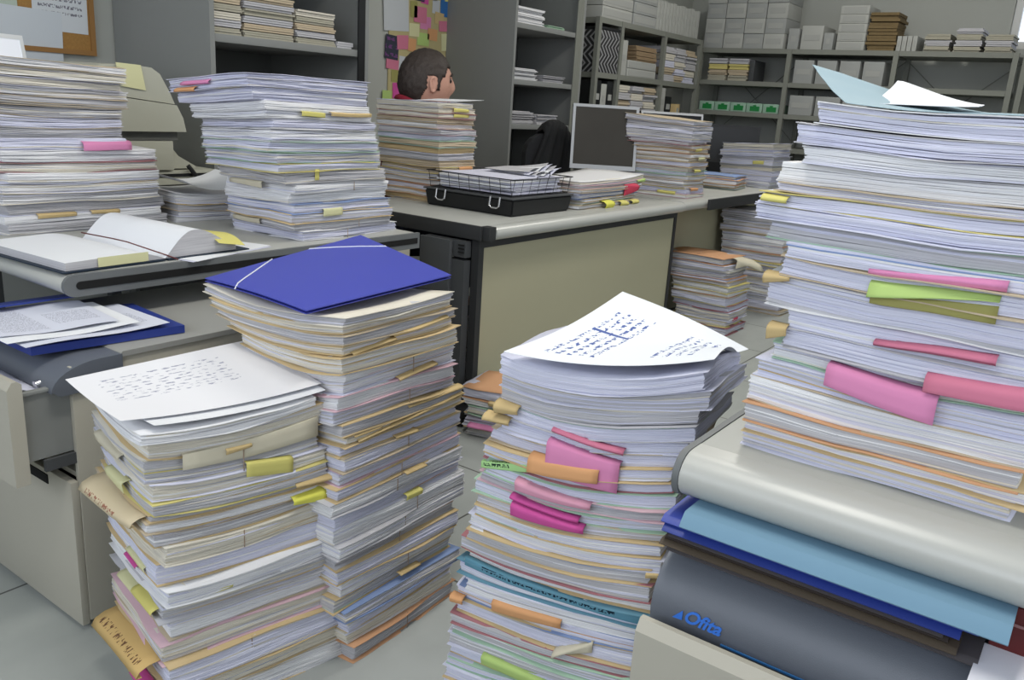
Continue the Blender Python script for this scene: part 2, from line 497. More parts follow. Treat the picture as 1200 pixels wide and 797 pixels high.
            if nm in ('sticky_note', 'paper_tab', 'folded_tab'): tabnames.append(t['c'])
        if has_string and T > 0.02:
            bm = NB()
            for side in ('y',):
                sp = (w if side == 'y' else d)*rnd.uniform(.4, .62)
                pts = []
                for g in range(6):
                    hh = h0+T*g/5
                    p, q = (sp, -0.0035) if side == 'y' else (-0.0035, sp)
                    X, Y = loc_xy(p+op*0+0, q+oq*0)
                    X, Y = p-w/2, q-d/2
                    pts.append((X, Y, zof(p, q, hh)))
                tube(bm, pts, 0.0009, 5)
            child('binding_string', bm, mat('string_grey', (150, 130, 112), 0.9))
        # the label
        size = 'thick' if T > 0.042 else ('slim' if T < 0.02 else '')
        look = (colname + '-covered ') if colname and colname != 'white' else 'white '
        if cov is None: look = 'uncovered white '
        words = (size + ' ' if size else '') + look + 'paper file'
        if tabnames: words += ' with ' + tabnames[0] + ' note'
        place = 'topmost' if idx == 0 else ('bottom one' if idx == total-1 else ORD[idx] + ' from top')
        lab = '%s, %s %s' % (words, place, s.where)
        if len(lab.split()) > 16: lab = lab.replace(' paper file', ' file', 1)
        tag(o, lab, category, group)

def T_(side, s0, s1, h, drop, c, **k):
    d = dict(side=side, s=(s0, s1), h=h, drop=drop if isinstance(drop, tuple) else (drop, drop), c=c); d.update(k); return d

# ------------------------------------------------------------------ the room
def tile_mat():
    m = bpy.data.materials.new('floor_tiles'); m.use_nodes = True
    nt = m.node_tree; b = nt.nodes['Principled BSDF']
    tc = nt.nodes.new('ShaderNodeTexCoord'); mp = nt.nodes.new('ShaderNodeMapping')
    mp.inputs['Location'].default_value = (-0.147, -0.005, 0)
    nt.links.new(tc.outputs['Object'], mp.inputs['Vector'])
    br = nt.nodes.new('ShaderNodeTexBrick'); br.offset = 0.0
    br.inputs['Scale'].default_value = 1.0; br.inputs['Brick Width'].default_value = 0.5; br.inputs['Row Height'].default_value = 0.5
    br.inputs['Mortar Size'].default_value = 0.003; br.inputs['Mortar Smooth'].default_value = 0.1
    br.inputs['Color1'].default_value = lin((166, 170, 166)); br.inputs['Color2'].default_value = lin((158, 162, 160)); br.inputs['Mortar'].default_value = lin((84, 84, 82))
    nt.links.new(mp.outputs['Vector'], br.inputs['Vector'])
    n = nt.nodes.new('ShaderNodeTexNoise'); n.inputs['Scale'].default_value = 9; n.inputs['Detail'].default_value = 8
    nt.links.new(tc.outputs['Object'], n.inputs['Vector'])
    mr = nt.nodes.new('ShaderNodeMapRange'); mr.inputs['To Min'].default_value = 0.86; mr.inputs['To Max'].default_value = 1.12
    nt.links.new(n.outputs['Fac'], mr.inputs['Value'])
    mx = nt.nodes.new('ShaderNodeMix'); mx.data_type = 'RGBA'; mx.blend_type = 'MULTIPLY'; mx.inputs[0].default_value = 1
    nt.links.new(br.outputs['Color'], mx.inputs[6]); nt.links.new(mr.outputs['Result'], mx.inputs[7])
    nt.links.new(mx.outputs[2], b.inputs['Base Color'])
    b.inputs['Roughness'].default_value = 0.42; b.inputs['Specular IOR Level'].default_value = 0.35
    return m
M_wall = mat('wall_paint', (176, 178, 172), 0.9, var=0.04, vscale=1.5, bump=0.05)
M_ceil = mat('ceiling_paint', (205, 205, 200), 0.9)
X0, X1, Y0, Y1, ZC = -1.8, 7.2, -1.9, 3.4, 2.9
bm = NB(); box(bm, X0, X1, Y0, Y1, -0.05, 0); struct('floor', bm, tile_mat())
bm = NB(); box(bm, X0-.1, X1+.1, Y0-.1, Y1+.1, ZC, ZC+.06); struct('ceiling', bm, M_ceil)
bm = NB(); box(bm, X0, X1, Y1, Y1+.1, -0.05, ZC); struct('wall_left', bm, M_wall)
def wall_x(name, xa, xb, openings, ya=Y0, yb=Y1):
    bm = NB(); y = ya
    for (a, b, z0, z1) in openings:
        box(bm, xa, xb, y, a, -0.05, ZC); box(bm, xa, xb, a, b, -0.05, z0); box(bm, xa, xb, a, b, z1, ZC); y = b
    box(bm, xa, xb, y, yb, -0.05, ZC)
    return struct(name, bm, M_wall)
wall_x('wall_back', X1, X1+.1, [(-1.2, 0.93, 1.66, 2.45)])
wall_x('wall_front', X0-.1, X0, [(-1.6, 0.9, 0.95, 2.6), (1.15, 3.1, 0.95, 2.6)])
bm = NB()
box(bm, X0, 0.2, Y0-.1, Y0, -0.05, ZC); box(bm, 0.2, 3.2, Y0-.1, Y0, -0.05, 1.0); box(bm, 0.2, 3.2, Y0-.1, Y0, 2.5, ZC); box(bm, 3.2, X1, Y0-.1, Y0, -0.05, ZC)
struct('wall_right', bm, M_wall)
M_frame = mat('window_frame', (215, 215, 212), 0.4)
def window_frame(n, axis, c, a, b, z0, z1):
    bm = NB()
    def bar(u0, u1, w0, w1):
        if axis == 'x': box(bm, c-.03, c+.03, u0, u1, w0, w1, .004)
        else: box(bm, u0, u1, c-.03, c+.03, w0, w1, .004)
    t = .05
    bar(a, b, z0, z0+t); bar(a, b, z1-t, z1); bar(a, a+t, z0, z1); bar(b-t, b, z0, z1); bar((a+b)/2-.02, (a+b)/2+.02, z0, z1)
    struct('window_%d' % n, bm, M_frame)
window_frame(1, 'x', X1+.05, -1.2, .93, 1.66, 2.45)
window_frame(2, 'x', X0-.05, -1.6, .9, .95, 2.6)
window_frame(3, 'x', X0-.05, 1.15, 3.1, .95, 2.6)
window_frame(4, 'y', Y0-.05, .2, 3.2, 1.0, 2.5)

# ------------------------------------------------------------------ left desk and what is under it
DZ = 0.67
t = empty('office_desk', (1.375, 2.14, 0), 'grey desk with light rounded edge and slotted end, on the left', 'desk')
bm = NB()
prof = [(0.865, DZ)] + [(0.865-0.026*math.sin(a)*1.25, DZ-0.0225+0.0225*math.cos(a)) for a in [PI*i/10 for i in range(1, 10)]] + [(0.865, DZ-.045)]
prism(bm, prof, 'y', 1.735, 2.52); 
o = obj('edge_trim', bm, M_bull, t, smooth=False); o['label'] = 'light rounded front edge'
bm = NB(); box(bm, .8655, 1.91, 1.745, 2.52, DZ-.042, DZ, .002); obj('desktop', bm, M_desktop, t)
bm = NB(); box(bm, 1.32, 1.70, 2.28, 2.30, .08, DZ-.05); obj('front_panel', bm, M_char_dark, t)  # unseen dark panel, added so the space under the left desk reads black
bm = NB()
r = .023
def cap_outline(x0, x1, zc, r, n=8):
    return [(x0 - r*math.cos(PI/2-PI*i/n) if True else 0, zc + r*math.sin(PI/2-PI*i/n)) for i in range(n+1)] + [(x1, zc-r), (x1, zc+r)]
prism(bm, cap_outline(.857, 1.915, DZ-.0225, .0235), 'y', 1.725, 1.735)
cap = obj('end_cap', bm, M_cap, t)
bm = NB(); prism(bm, cap_outline(.868, 1.905, DZ-.0225, .0085), 'y', 1.7235, 1.7256); sl = obj('slot', bm, M_slot, t); sl['label'] = 'black slot along the desk side'
for (x, y) in ((1.75, 1.80), (1.75, 2.45), (0.98, 2.45)):
    bm = NB(); box(bm, x-.03, x+.03, y-.03, y+.03, 0, DZ-.045, .004); obj('leg', bm, M_char, t)
bm = NB(); box(bm, 1.72, 1.78, 1.83, 2.42, .05, .09, .004); obj('foot_bar', bm, M_char, t)

def pedestal(name, label, x0, x1, y0, y1, ztop, hd=.125):
    """metal drawer pedestal: body, grey rounded top front, low drawer; the top drawer is a child pulled out"""
    t = empty(name, ((x0+x1)/2, (y0+y1)/2, 0), label, 'drawer unit')
    bm = NB()
    box(bm, x0+.004, x1, y0, y0+.012, .02, ztop-.012, .002); box(bm, x0+.004, x1, y1-.012, y1, .02, ztop-.012, .002)
    box(bm, x1-.012, x1, y0+.013, y1-.013, .02, ztop-.012); box(bm, x0+.01, x1-.013, y0+.013, y1-.013, .02, .035)
    box(bm, x0+.01, x1-.013, y0+.013, y1-.013, .325, .335)
    obj('body', bm, M_beige, t)
    bm = NB()
    # top plate with a folded step at its edge
    prism(bm, [(x0+.10, ztop-.011), (x0+.10, ztop-.003), (x0+.105, ztop), (x1, ztop), (x1, ztop-.011)], 'y', y0-.004, y1+.004)
    obj('top_plate', bm, mat('pedestal_top', (150, 150, 146), .5, spec=.3, var=.03), t)
    bm = NB()
    pr = [(x0+.102, ztop-.004), (x0+.06, ztop-.004)]
    for i in range(9):
        a = PI/2*i/8
        pr.append((x0+.06-.095*math.sin(a), ztop-.004-min(.075, hd*.8)*(1-math.cos(a))))
    pr += [(x0-.032, ztop-hd+.01), (x0-.02, ztop-hd), (x0+.102, ztop-hd)]
    prism(bm, pr, 'y', y0-.006, y1+.006)
    nose = obj('front_hood', bm, M_nose, t); nose['label'] = 'grey rounded plastic hood'
    bm = NB()
    box(bm, x0-.012, x0+.004, y0+.002, y1-.002, .012, .325, .004)
    lf = obj('drawer', bm, M_beige, t); lf['label'] = 'closed lower drawer'
    bm = NB(); box(bm, x0-.014, x0-.0115, y0+.09, y1-.09, .295, .315, .001); obj('handle', bm, M_slot, lf)
    for (x, y) in ((x0+.05, y0+.05), (x0+.05, y1-.05), (x1-.05, y0+.05), (x1-.05, y1-.05)):
        bm = NB(); tube(bm, [(x, y, 0), (x, y, .022)], .018, 12); obj('foot', bm, M_black, t)
    return t, nose
def open_drawer(t, x0, y0, y1, pull, zt, zb):
    bm = NB()
    xf = x0-pull
    th = .022
    prism(bm, [(xf-.004, zb), (xf+th, zb), (xf+th, zt-.006), (xf+th-.008, zt), (xf+.006, zt), (xf-.004, zt-.014)], 'y', y0-.003, y1+.003)
    fr = obj('drawer', bm, M_beige, t); fr['label'] = 'pulled-out drawer with thick front'
    bm = NB()
    xa, xb = xf+th, x0+.35
    for (a, b) in ((y0+.012, y0+.016), (y1-.016, y1-.012)):
        box(bm, xa, xb, a, b, zb+.04, zt-.03)
        box(bm, xa, xb, a-.005, b+.005, zt-.034, zt-.028, .001)
    box(bm, xa, xb, y0+.012, y1-.012, zb+.036, zb+.04)
    obj('drawer_tray', bm, M_cab, fr)
    for (a, b) in ((y0+.003, y0+.011), (y1-.011, y1-.003)):
        bm = NB(); box(bm, xa+.03, x0+.3, a, b, zb+.012, zb+.034); obj('rail', bm, M_char, fr)
    return xf, th
tp, nose = pedestal('drawer_pedestal', 'beige metal drawer unit with open top drawer under the left desk', .72, 1.30, 1.50, 1.92, .565, hd=.062)
xf, th = open_drawer(tp, .72, 1.50, 1.92, .105, .548, .350)
bm = NB(); tube(bm, [(.690, 1.545, .520), (.680, 1.545, .518)], .008, 14)
lk = obj('lock', bm, M_chrome, nose)
# paper lying in the drawer
bm = NB()
for k in range(9):
    box(bm, .645+random.Random(k).uniform(0, .006), .88, 1.523+random.Random(k+9).uniform(0, .006), 1.82, .392+k*.0122, .392+k*.0122+.0115)
o = obj('paper_ream', bm, M_sheet); tag(o, 'white paper block lying in the open drawer of the left unit', 'paper')
o = sheet('loose_sheet', [(.645, 1.523, .5025), (.88, 1.521, .5025), (.88, 1.84, .5025), (.645, 1.84, .5025)], LAYER[COOL], bend=lambda u, v: .040*max(0, 1-u*4.5)*(.5+.5*v)+.0005)
tag(o, 'bluish sheet lying on top in the open left drawer', 'paper')
# folders and sheets stuffed between the desk and the pedestal
o = sheet('plastic_folder', [(.69, 1.57, .5665), (.98, 1.53, .5665), (1.0, 1.76, .5665), (.69, 1.86, .5665)], M_dblue, th=.016); tag(o, 'dark blue folder under the left desk beneath printed sheets', 'folder')
M_print = written_mat('printed_sheet', (206, 209, 222), (140, 142, 158), rows=34, cols=90, dens=.5, blocks=[(.08, .45, .1, .9), (.55, .92, .2, .6)])
lay0 = [((.675, 1.555), (.95, 1.535), (.96, 1.75), (.68, 1.80), .006), ((.655, 1.58), (.90, 1.56), (.92, 1.78), (.655, 1.84), .010), ((.66, 1.62), (.87, 1.585), (.90, 1.80), (.665, 1.86), .014)]
for i, (a, b, c, d, dz) in enumerate(lay0):
    o = sheet('printed_sheet', [(p[0], p[1], .583+dz-.001) for p in (a, b, c, d)], M_print if i != 1 else M_sheet, bend=lambda u, v, i=i: .002*math.sin(u*7+i)+.003*(1-v)*(u**2))
    tag(o, ['printed sheet under the left desk, lowest on the blue folder', 'plain white sheet between two printed sheets under the left desk', 'printed sheet under the left desk, uppermost of the loose ones'][i], 'sheet', 'loose sheets under the left desk')
o = sheet('plastic_folder', [(.70, 1.80, .606), (1.02, 1.80, .604), (1.02, 1.98, .5665), (.70, 1.98, .5665)], M_dblue, th=.004); tag(o, 'dark blue folder pushed back against the underside of left desk', 'folder')

# open book on the left desk
bk = empty('open_book', (1.08, 1.92, DZ), 'open hardcover ledger with blank white pages and yellow note on the left desk', 'book')
cs, sn = math.cos(R(3)), math.sin(R(3))
def BW(x, y, z): return (1.087 + x*cs - y*sn, 1.762 + x*sn + y*cs, DZ+z)
bm = NB()
for (a, b) in ((-.245, -.004), (.004, .235)):
    vs = [bm.verts.new(BW(x, y, z)) for z in (.002, .005) for (x, y) in ((a, -.008), (b, -.008), (b, .345), (a, .345))]
    for q in ((0,3,2,1), (4,5,6,7), (0,1,5,4), (1,2,6,5), (2,3,7,6), (3,0,4,7)): bm.faces.new([vs[i] for i in q])
obj('cover', bm, mat('book_cover', (30, 44, 60), .5), bk)['label'] = 'dark blue cover'
def page_block(sign, hmax, wd, curl):
    bm = NB(); uvl = bm.loops.layers.uv.new('UVMap'); n = 22; rows = []
    for i in range(n+1):
        u = i/n; x = sign*wd*u
        z = .006 + hmax*(math.sin(min(1, u*2.6)*PI/2)*(1-.25*u)) + curl*math.sin(min(1.0, u*1.15)*PI)**1.2
        rows.append((x, z))
    lay = [[(x, .0055 + (z-.0055)*k/6) for (x, z) in rows] for k in (0, 6)]
    V = [[[bm.verts.new(BW(x, y, z)) for (x, z) in lay[k]] for y in (0, .335)] for k in (0, 1)]
    def F(q, uv=None, sm=False):
        f = bm.faces.new(q); f.smooth = sm
        for l in f.loops:
            co = l.vert.co; l[uvl].uv = (co.x*2+co.y, co.z)
        return f
    for i in range(n):
        f = F((V[1][0][i], V[1][0][i+1], V[1][1][i+1], V[1][1][i]), sm=True); f.material_index = 1
        F((V[0][0][i], V[0][1][i], V[0][1][i+1], V[0][0][i+1]))
        for e in (0, 1): F((V[0][e][i], V[0][e][i+1], V[1][e][i+1], V[1][e][i]))
    F((V[0][0][n], V[0][1][n], V[1][1][n], V[1][0][n]))
    return obj('page_block', bm, [LAYER[GREY], M_sheet], bk)
page_block(-1, .022, .235, .0)
page_block(1, .028, .20, .034)
bm = NB(); tube(bm, [BW(.002, .34, .02), BW(.0, .20, .024), BW(-.03, .10, .0335), BW(.006, .0, .012), BW(.02, -.02, .004)], .0016, 5); obj('ribbon', bm, M_maroon, bk)
def note(name, p, m, lab=None, parent=None, **k):
    o = sheet(name, p, m, parent, **k); 
    return o
o = note('sticky_note', [BW(.135, -.02, .030), BW(.20, -.035, .020), BW(.225, .07, .036), BW(.15, .09, .048)], TABC['yellow'], parent=bk, bend=lambda u, v: .006*math.sin(v*PI)); o['label'] = 'yellow note hanging over the page edge'
o = note('sticky_note', [BW(-.165, -.004, .006), BW(-.045, -.004, .006), BW(-.045, -.0035, .026), BW(-.165, -.0035, .026)], TABC['pale yellow'], parent=bk); o['label'] = 'pale yellow tab on the near page edge'
# papers lying round the book
def pile(name, where, x, y, z, w, d, n, rot, seed, group, th=.004, mats=None, lab=None):
    rnd = random.Random(seed); out = []
    for k in range(n):
        a = R(rot+rnd.uniform(-5, 5)); c, s_ = math.cos(a), math.sin(a)
        ox, oy = x+rnd.uniform(-.012, .012), y+rnd.uniform(-.012, .012)
        P = [(ox+px*c-py*s_, oy+px*s_+py*c, z+k*th+.0006) for px, py in ((-w/2, -d/2), (w/2, -d/2), (w/2, d/2), (-w/2, d/2))]
        o = sheet(name, P, (mats or [M_sheet])[k % len(mats or [1])], bend=lambda u, v, k=k: .0012*math.sin(u*5+k)*math.sin(v*4), th=th*.75, n=6)
        tag(o, lab(k, n) if lab else '%s sheet of %s' % (ORD[n-1-k], where), 'paper', group); out.append(o)
    return out
pile('loose_sheet', '', 1.22, 1.88, DZ, .28, .30, 2, 12, 5, 'sheets under the ledger', th=.0009, mats=[LAYER[COOL], M_sheet],
     lab=lambda k, n: ['lowest white sheet sticking out right of the open ledger', 'upper white sheet sticking out right of the open ledger'][k])
# shallow folders below and beside the far left stack
Stack('of pile behind ledger', 'low pile between the two desk stacks', DZ, DZ+.085, -8, [(0, 1.43, 2.25, .27, .28)], n=4, lay=.003, grid=5, seed=31,
      fixed={0: WHITE, 1: BUFF}, warp=[(0, 0,0,0,0,0), (.085, .0, .0, .012, 0, .0)])
o = sheet('loose_sheet', [(1.44, 2.22, DZ+.094), (1.66, 2.19, DZ+.094), (1.70, 2.44, DZ+.100), (1.47, 2.48, DZ+.100)], M_sheet, bend=lambda u, v: .030*(2*u-1)**2)
tag(o, 'white sheet curving up on the low pile between the two desk stacks', 'sheet')

# ------------------------------------------------------------------ office machine with a yellow note, and its stand
t = empty('side_table', (1.42, 2.95, 0), 'low grey side table behind the left desk under the beige machine', 'table')
bm = NB(); box(bm, .95, 1.85, 2.56, 3.36, DZ-.03, DZ, .004); obj('table_top', bm, M_desktop, t)
for (x, y) in ((.99, 2.6), (1.81, 2.6), (.99, 3.32), (1.81, 3.32)):
    bm = NB(); box(bm, x-.02, x+.02, y-.02, y+.02, 0, DZ-.03); obj('leg', bm, M_char, t)
t = empty('office_machine', (1.5, 2.85, DZ+.105), 'beige rounded office machine with yellow note behind the far left stack', 'machine')
M_mach = mat('machine_beige', (178, 178, 164), .5, spec=.35, var=.03)
bm = NB()
prism(bm, [(1.43, 1.02), (1.43, 1.095), (1.46, 1.108), (1.55, 1.113), (1.625, 1.108), (1.655, 1.09), (1.69, 1.03), (1.705, .995), (1.45, 1.02)], 'y', 2.66, 3.05)
obj('lid', bm, M_mach, t)
bm = NB()
prism(bm, [(1.43, .905), (1.43, 1.017), (1.45, 1.017), (1.706, .992), (1.728, .95), (1.738, .905)], 'y', 2.65, 3.06); obj('housing', bm, M_mach, t)
bm = NB(); box(bm, 1.44, 1.715, 2.67, 3.04, .875, .905); obj('recess', bm, mat('machine_dark', (96, 97, 94), .6), t)
bm = NB(); box(bm, 1.44, 1.70, 2.67, 3.04, .775, .8745, .006); obj('base', bm, M_mach, t)
bm = NB(); prism(bm, [(1.70, .862), (1.735, .82), (1.80, .785), (1.80, .777), (1.70, .777)], 'y', 2.70, 2.95); obj('output_tray', bm, M_mach, t)
o = sheet('sticky_note', [(1.515, 2.655, 1.045), (1.60, 2.655, 1.035), (1.585, 2.652, 1.112), (1.50, 2.652, 1.115)], TABC['pale yellow'], t, th=.001); o['label'] = 'yellow sticky note'
t = empty('equipment_box', (1.6, 2.85, DZ), 'pale box with dark bands beneath the beige machine', 'box')
bm = NB(); box(bm, 1.45, 1.88, 2.68, 3.05, DZ, DZ+.102, .004); obj('shell', bm, M_mach, t)
bm = NB(); box(bm, 1.45, 1.884, 2.676, 3.05, DZ+.082, DZ+.092); box(bm, 1.45, 1.884, 2.676, 3.05, DZ+.052, DZ+.055); obj('band', bm, M_black, t)
bm = NB(); tube(bm, [(1.75, 2.668, DZ+.12), (1.775, 2.66, DZ+.085), (1.77, 2.66, DZ+.04), (1.765, 2.665, DZ+.008)], .008, 8); o = obj('power_cable', bm, M_black); tag(o, 'black cable hanging down in front of the pale banded box', 'cable')
bm = NB(); box(bm, 1.865, 1.90, 2.585, 2.75, DZ, DZ+.09, .003)
# ------------------------------------------------------------------ right desk, its pedestal and the folders between
bm.free()
t = empty('office_desk', (1.5, -.5, 0), 'light grey desk with rounded edge at right under the tall stack', 'desk')
bm = NB()
pr = [(.955, DZ)] + [(.93-.034*math.sin(a), DZ-.029+.029*math.cos(a)) for a in [PI*i/12 for i in range(0, 13)]] + [(.955, DZ-.058)]
prism(bm, pr, 'y', -1.1, .372); obj('edge_trim', bm, M_bull, t)
bm = NB(); box(bm, .9555, 1.75, -1.1, .372, DZ-.05, DZ, .0015); obj('desktop', bm, M_desktop, t)
bm = NB(); prism(bm, cap_outline(.925, 1.75, DZ-.029, .030), 'y', .3725, .381); obj('end_cap', bm, M_cap, t)
for (x, y) in ((1.68, .3), (1.68, -1.0), (1.0, -1.0)):
    bm = NB(); box(bm, x-.03, x+.03, y-.03, y+.03, 0, DZ-.051, .004); obj('leg', bm, M_char, t)
tp, nose = pedestal('drawer_pedestal', 'grey-hooded beige drawer unit under the right desk, top drawer ajar', .915, 1.50, -.06, .375, .548)
xf, th = open_drawer(tp, .915, -.06, .375, .075, .470, .30)
M_logo = mat('logo_blue', (60, 120, 215), .5)
def text(body, size, loc, xdir, ydir, m, parent=None, shear=0.0, ext=0.0004, name='lettering', bold=0.0, sx=1.0):
    cu = bpy.data.curves.new(name, 'FONT'); cu.body = body; cu.size = size; cu.extrude = ext; cu.shear = shear; cu.offset = bold
    cu.materials.append(m)
    tmp = bpy.data.objects.new(name, cu); COL.objects.link(tmp)
    me = bpy.data.meshes.new_from_object(tmp.evaluated_get(bpy.context.evaluated_depsgraph_get())); me.name = name
    bpy.data.objects.remove(tmp)
    o = bpy.data.objects.new(name, me); COL.objects.link(o)
    x = Vector(xdir).normalized(); y = Vector(ydir).normalized(); z = x.cross(y).normalized(); y = z.cross(x)
    mw = Matrix((x*sx, y, z)).transposed().to_4x4(); mw.translation = Vector(loc) - (parent_world(parent) if parent else Vector((0,0,0)))
    if parent: o.parent = parent
    o.matrix_local = mw
    return o
text('Ofita', .0235, (.8785, .336, .4675), (0, -1, 0), (.08, 0, 1), M_logo, nose, shear=.35, bold=.0006, name='brand_lettering', sx=1.0)
bm = NB(); prism(bm, [(.337, .4675), (.350, .4665), (.337, .481)], 'x', .8783, .8787); obj('logo_mark', bm, M_logo, nose)
bm = NB(); box(bm, .8776, .8800, -.03, .285, .4555, .4575); obj('stripe', bm, mat('stripe_blue', (50, 110, 170), .5), nose)['label'] = 'thin blue stripe'

def flat_folder(label, x0, x1, y0, y1, z, th, m, group='folders under the right desk', lip=.010):
    """closed card folder: two covers joined by a rounded spine, some sheets inside"""
    t = empty('card_folder', ((x0+x1)/2, (y0+y1)/2, z), label, 'folder', group)
    bm = NB()
    sl = lip*min(1.3, th/.010)
    pr = [(x1, z), (x0+.001, z), (x0, z+.0015), (x0+sl*.35, z+th*.5), (x0+sl-.001, z+th-.001), (x0+sl+.002, z+th), (x1, z+th), (x1, z+th-.001), (x0+sl+.003, z+th-.001),
          (x0+sl+.001, z+th-.0022), (x0+sl*.35+.0016, z+th*.5), (x0+.0018, z+.001), (x1, z+.001)]
    prism(bm, pr, 'y', y0, y1)
    bmesh.ops.bisect_plane(bm, geom=bm.verts[:]+bm.edges[:]+bm.faces[:], plane_co=(0, (y0+y1)/2, 0), plane_no=(0, 1, 0))
    obj('cover', bm, m, t)
    bm = NB()
    k = max(1, int((th-.003)/.0018))
    for i in range(k):
        box(bm, x0+.018, x1-.004-.002*(i % 2), y0+.003+.001*(i % 3), y1-.003-.0015*(i % 2), z+.0013+i*.0018, z+.0013+i*.0018+.0015)
    obj('sheet', bm, LAYER[WARM], t)
    return t
flat_folder('slate folder at the bottom under the right desk, on the grey hood', .885, 1.15, .025, .372, .5485, .007, M_slate)
flat_folder('grey-brown folder resting on the lowest slate folder', .880, 1.14, .045, .380, .5560, .006, M_brown)
flat_folder('dark brown folder third from the bottom under the right desk', .887, 1.14, .055, .376, .5625, .007, mat('folder_dark_brown', (58, 50, 46), .6))
flat_folder('grey folder between the brown and dark blue folders', .880, 1.13, .060, .370, .5700, .005, M_slate)
flat_folder('dark blue folder under another blue one at the right desk', .878, 1.13, .045, .378, .5755, .009, M_dblue)
flat_folder('dark blue folder directly beneath the light blue one', .882, 1.13, .030, .382, .585, .008, mat('folder_navy', (56, 72, 156), .4, spec=.5))
flat_folder('light blue folder, topmost under the right desk edge', .868, 1.12, .004, .352, .5935, .017, M_lblue)
t = empty('storage_box', (1.05, -.05, .549), 'dark red box end beside the folders under right desk', 'box')
bm = NB(); box(bm, .93, 1.12, -.12, .022, .549, .606, .003); obj('shell', bm, M_maroon, t)
bm = NB(); box(bm, .9285, .9305, -.10, .012, .585, .588); obj('edge_line', bm, mat('dull_pink', (150, 110, 110), .6), t)
o = sheet('loose_card', [(.845, .03, .5435), (.93, .028, .549), (.93, -.2, .549), (.845, -.2, .5435)], mat('card_white', (226, 226, 234), .6), bend=lambda u, v: 0, th=.006)
tag(o, 'white thick card sticking out beneath the dark red box', 'card')

# ------------------------------------------------------------------ the big stacks in front
# tall stack on the right desk
rs_tabs = [
    T_('x', .080, .215, .927-DZ, (.011, .009), 'pink', out=(.012, .010), h1=.920-DZ),
    T_('x', .084, .211, .911-DZ, (.005, .018), 'green', out=(.010, .013), h1=.906-DZ, name='paper_tab', tuck=-.3),
    T_('x', .084, .209, .901-DZ, (.020, .010), 'olive', out=(.007, .006), h1=.890-DZ, name='folded_tab', tuck=.0),
    T_('x', .070, .192, .847-DZ, (.009, .006), 'rose', out=(.012, .008), h1=.839-DZ),
    T_('x', .111, .232, .794-DZ, (.034, .026), 'pink', out=(.016, .013), h1=.802-DZ, tuck=-.05),
    T_('x', .012, .128, .823-DZ, (.024, .020), 'rose', out=(.018, .016), h1=.815-DZ, tuck=.0),
    T_('x', .316, .346, .985-DZ, (.006, .008), 'yellow', out=(.012, .014)),
    T_('x', .300, .330, .895-DZ, (.006, .014), 'buff', out=(.008, .014), name='paper_tab'),
    T_('x', .290, .312, .835-DZ, (.012, .02), 'buff', out=(.008, .014), name='paper_tab'),
]
rs = Stack("of the right desk's stack", 'files in the tall stack on the right desk', DZ, 1.088, 0,
    [(0, .985, .022, .26, .318), (.05, .985, .02, .26, .315), (.11, .990, .01, .26, .318), (.15, .99, .01, .26, .29), (.20, .985, .0, .26, .325), (.24, .985, .0, .26, .318), (.295, .985, .0, .26, .362), (.345, .985, .0, .26, .338), (.38, .99, -.01, .26, .325), (.42, 1.0, -.01, .26, .325)],
    warp=[(0, 0,0,0,0,0), (.12, 0, .0, 0, .006, 0), (.25, 0, .004, 0, .003, 0), (.42, -.006, .004, 0, .003, 0)],
    cuts=[0, .022, .038, .062, .094, .118, .139, .162, .185, .222, .246, .262, .285, .302, .318, .330, .352, .372, .394, .418],
    lay=.0020, grid=10, seed=7, tones=(COOL, COOL, WHITE, COOL, GREY), tabs=rs_tabs, strings=0, jit=.008, ljit=.0008,
    weights=[3, 9, 1.2, 2.5, .3, .1, .2, .1, .15, .12, .08, 0, .3],
    fixed={0: WHITE, 1: GREY, 2: COOL, 3: None, 4: AGED, 5: YELL, 6: COOL, 7: GREEN, 8: None, 9: AGED, 10: WHITE, 11: None, 12: GREY, 13: GREEN, 14: COOL, 15: AGED, 16: ORANGE, 17: BUFF, 18: COOL})
M_teal_sheet = mat('sheet_teal', (146, 168, 178), .7, spec=.2, var=.03)
def rs_top(x, y, dz):
    nx, ny, w_, d_ = lerp_keys(rs.keys, .418)
    return DZ + rs.B(min(1, max(0, (x-nx)/w_)), min(1, max(0, (y-ny)/d_)), .418) + dz
def curl_(u, v):
    k = max(0, 1-v*2.3)**2*u
    x = 1.0+.25*u; y = .275+.01*u-.30*v
    return Vector((-.135*k, .070*k, rs_top(x, y, .0022) + .016*u*(v**.5)+.050*k))
o = sheet('cover_sheet', [(1.0, .275, 0), (1.25, .285, 0), (1.25, -.02, 0), (1.0, -.02, 0)], M_teal_sheet, bend=curl_, n=22)
tag(o, 'pale blue-grey cover sheet curling up at the corner, crowning the right stack', 'sheet')
def lift_(u, v):
    return rs_top(1.04+.17*u, .262-.1*v, .0075) + .016*u*(v**.5)*.6 + .034*u**1.5*(1-v)**1.3 + .004*v
o = sheet('loose_sheet', [(1.035, .262, 0), (1.18, .266, 0), (1.23, .17, 0), (1.05, .15, 0)], M_sheet, n=16, bend=lift_)
tag(o, 'white sheet raised at its corner on top of the right stack', 'sheet')

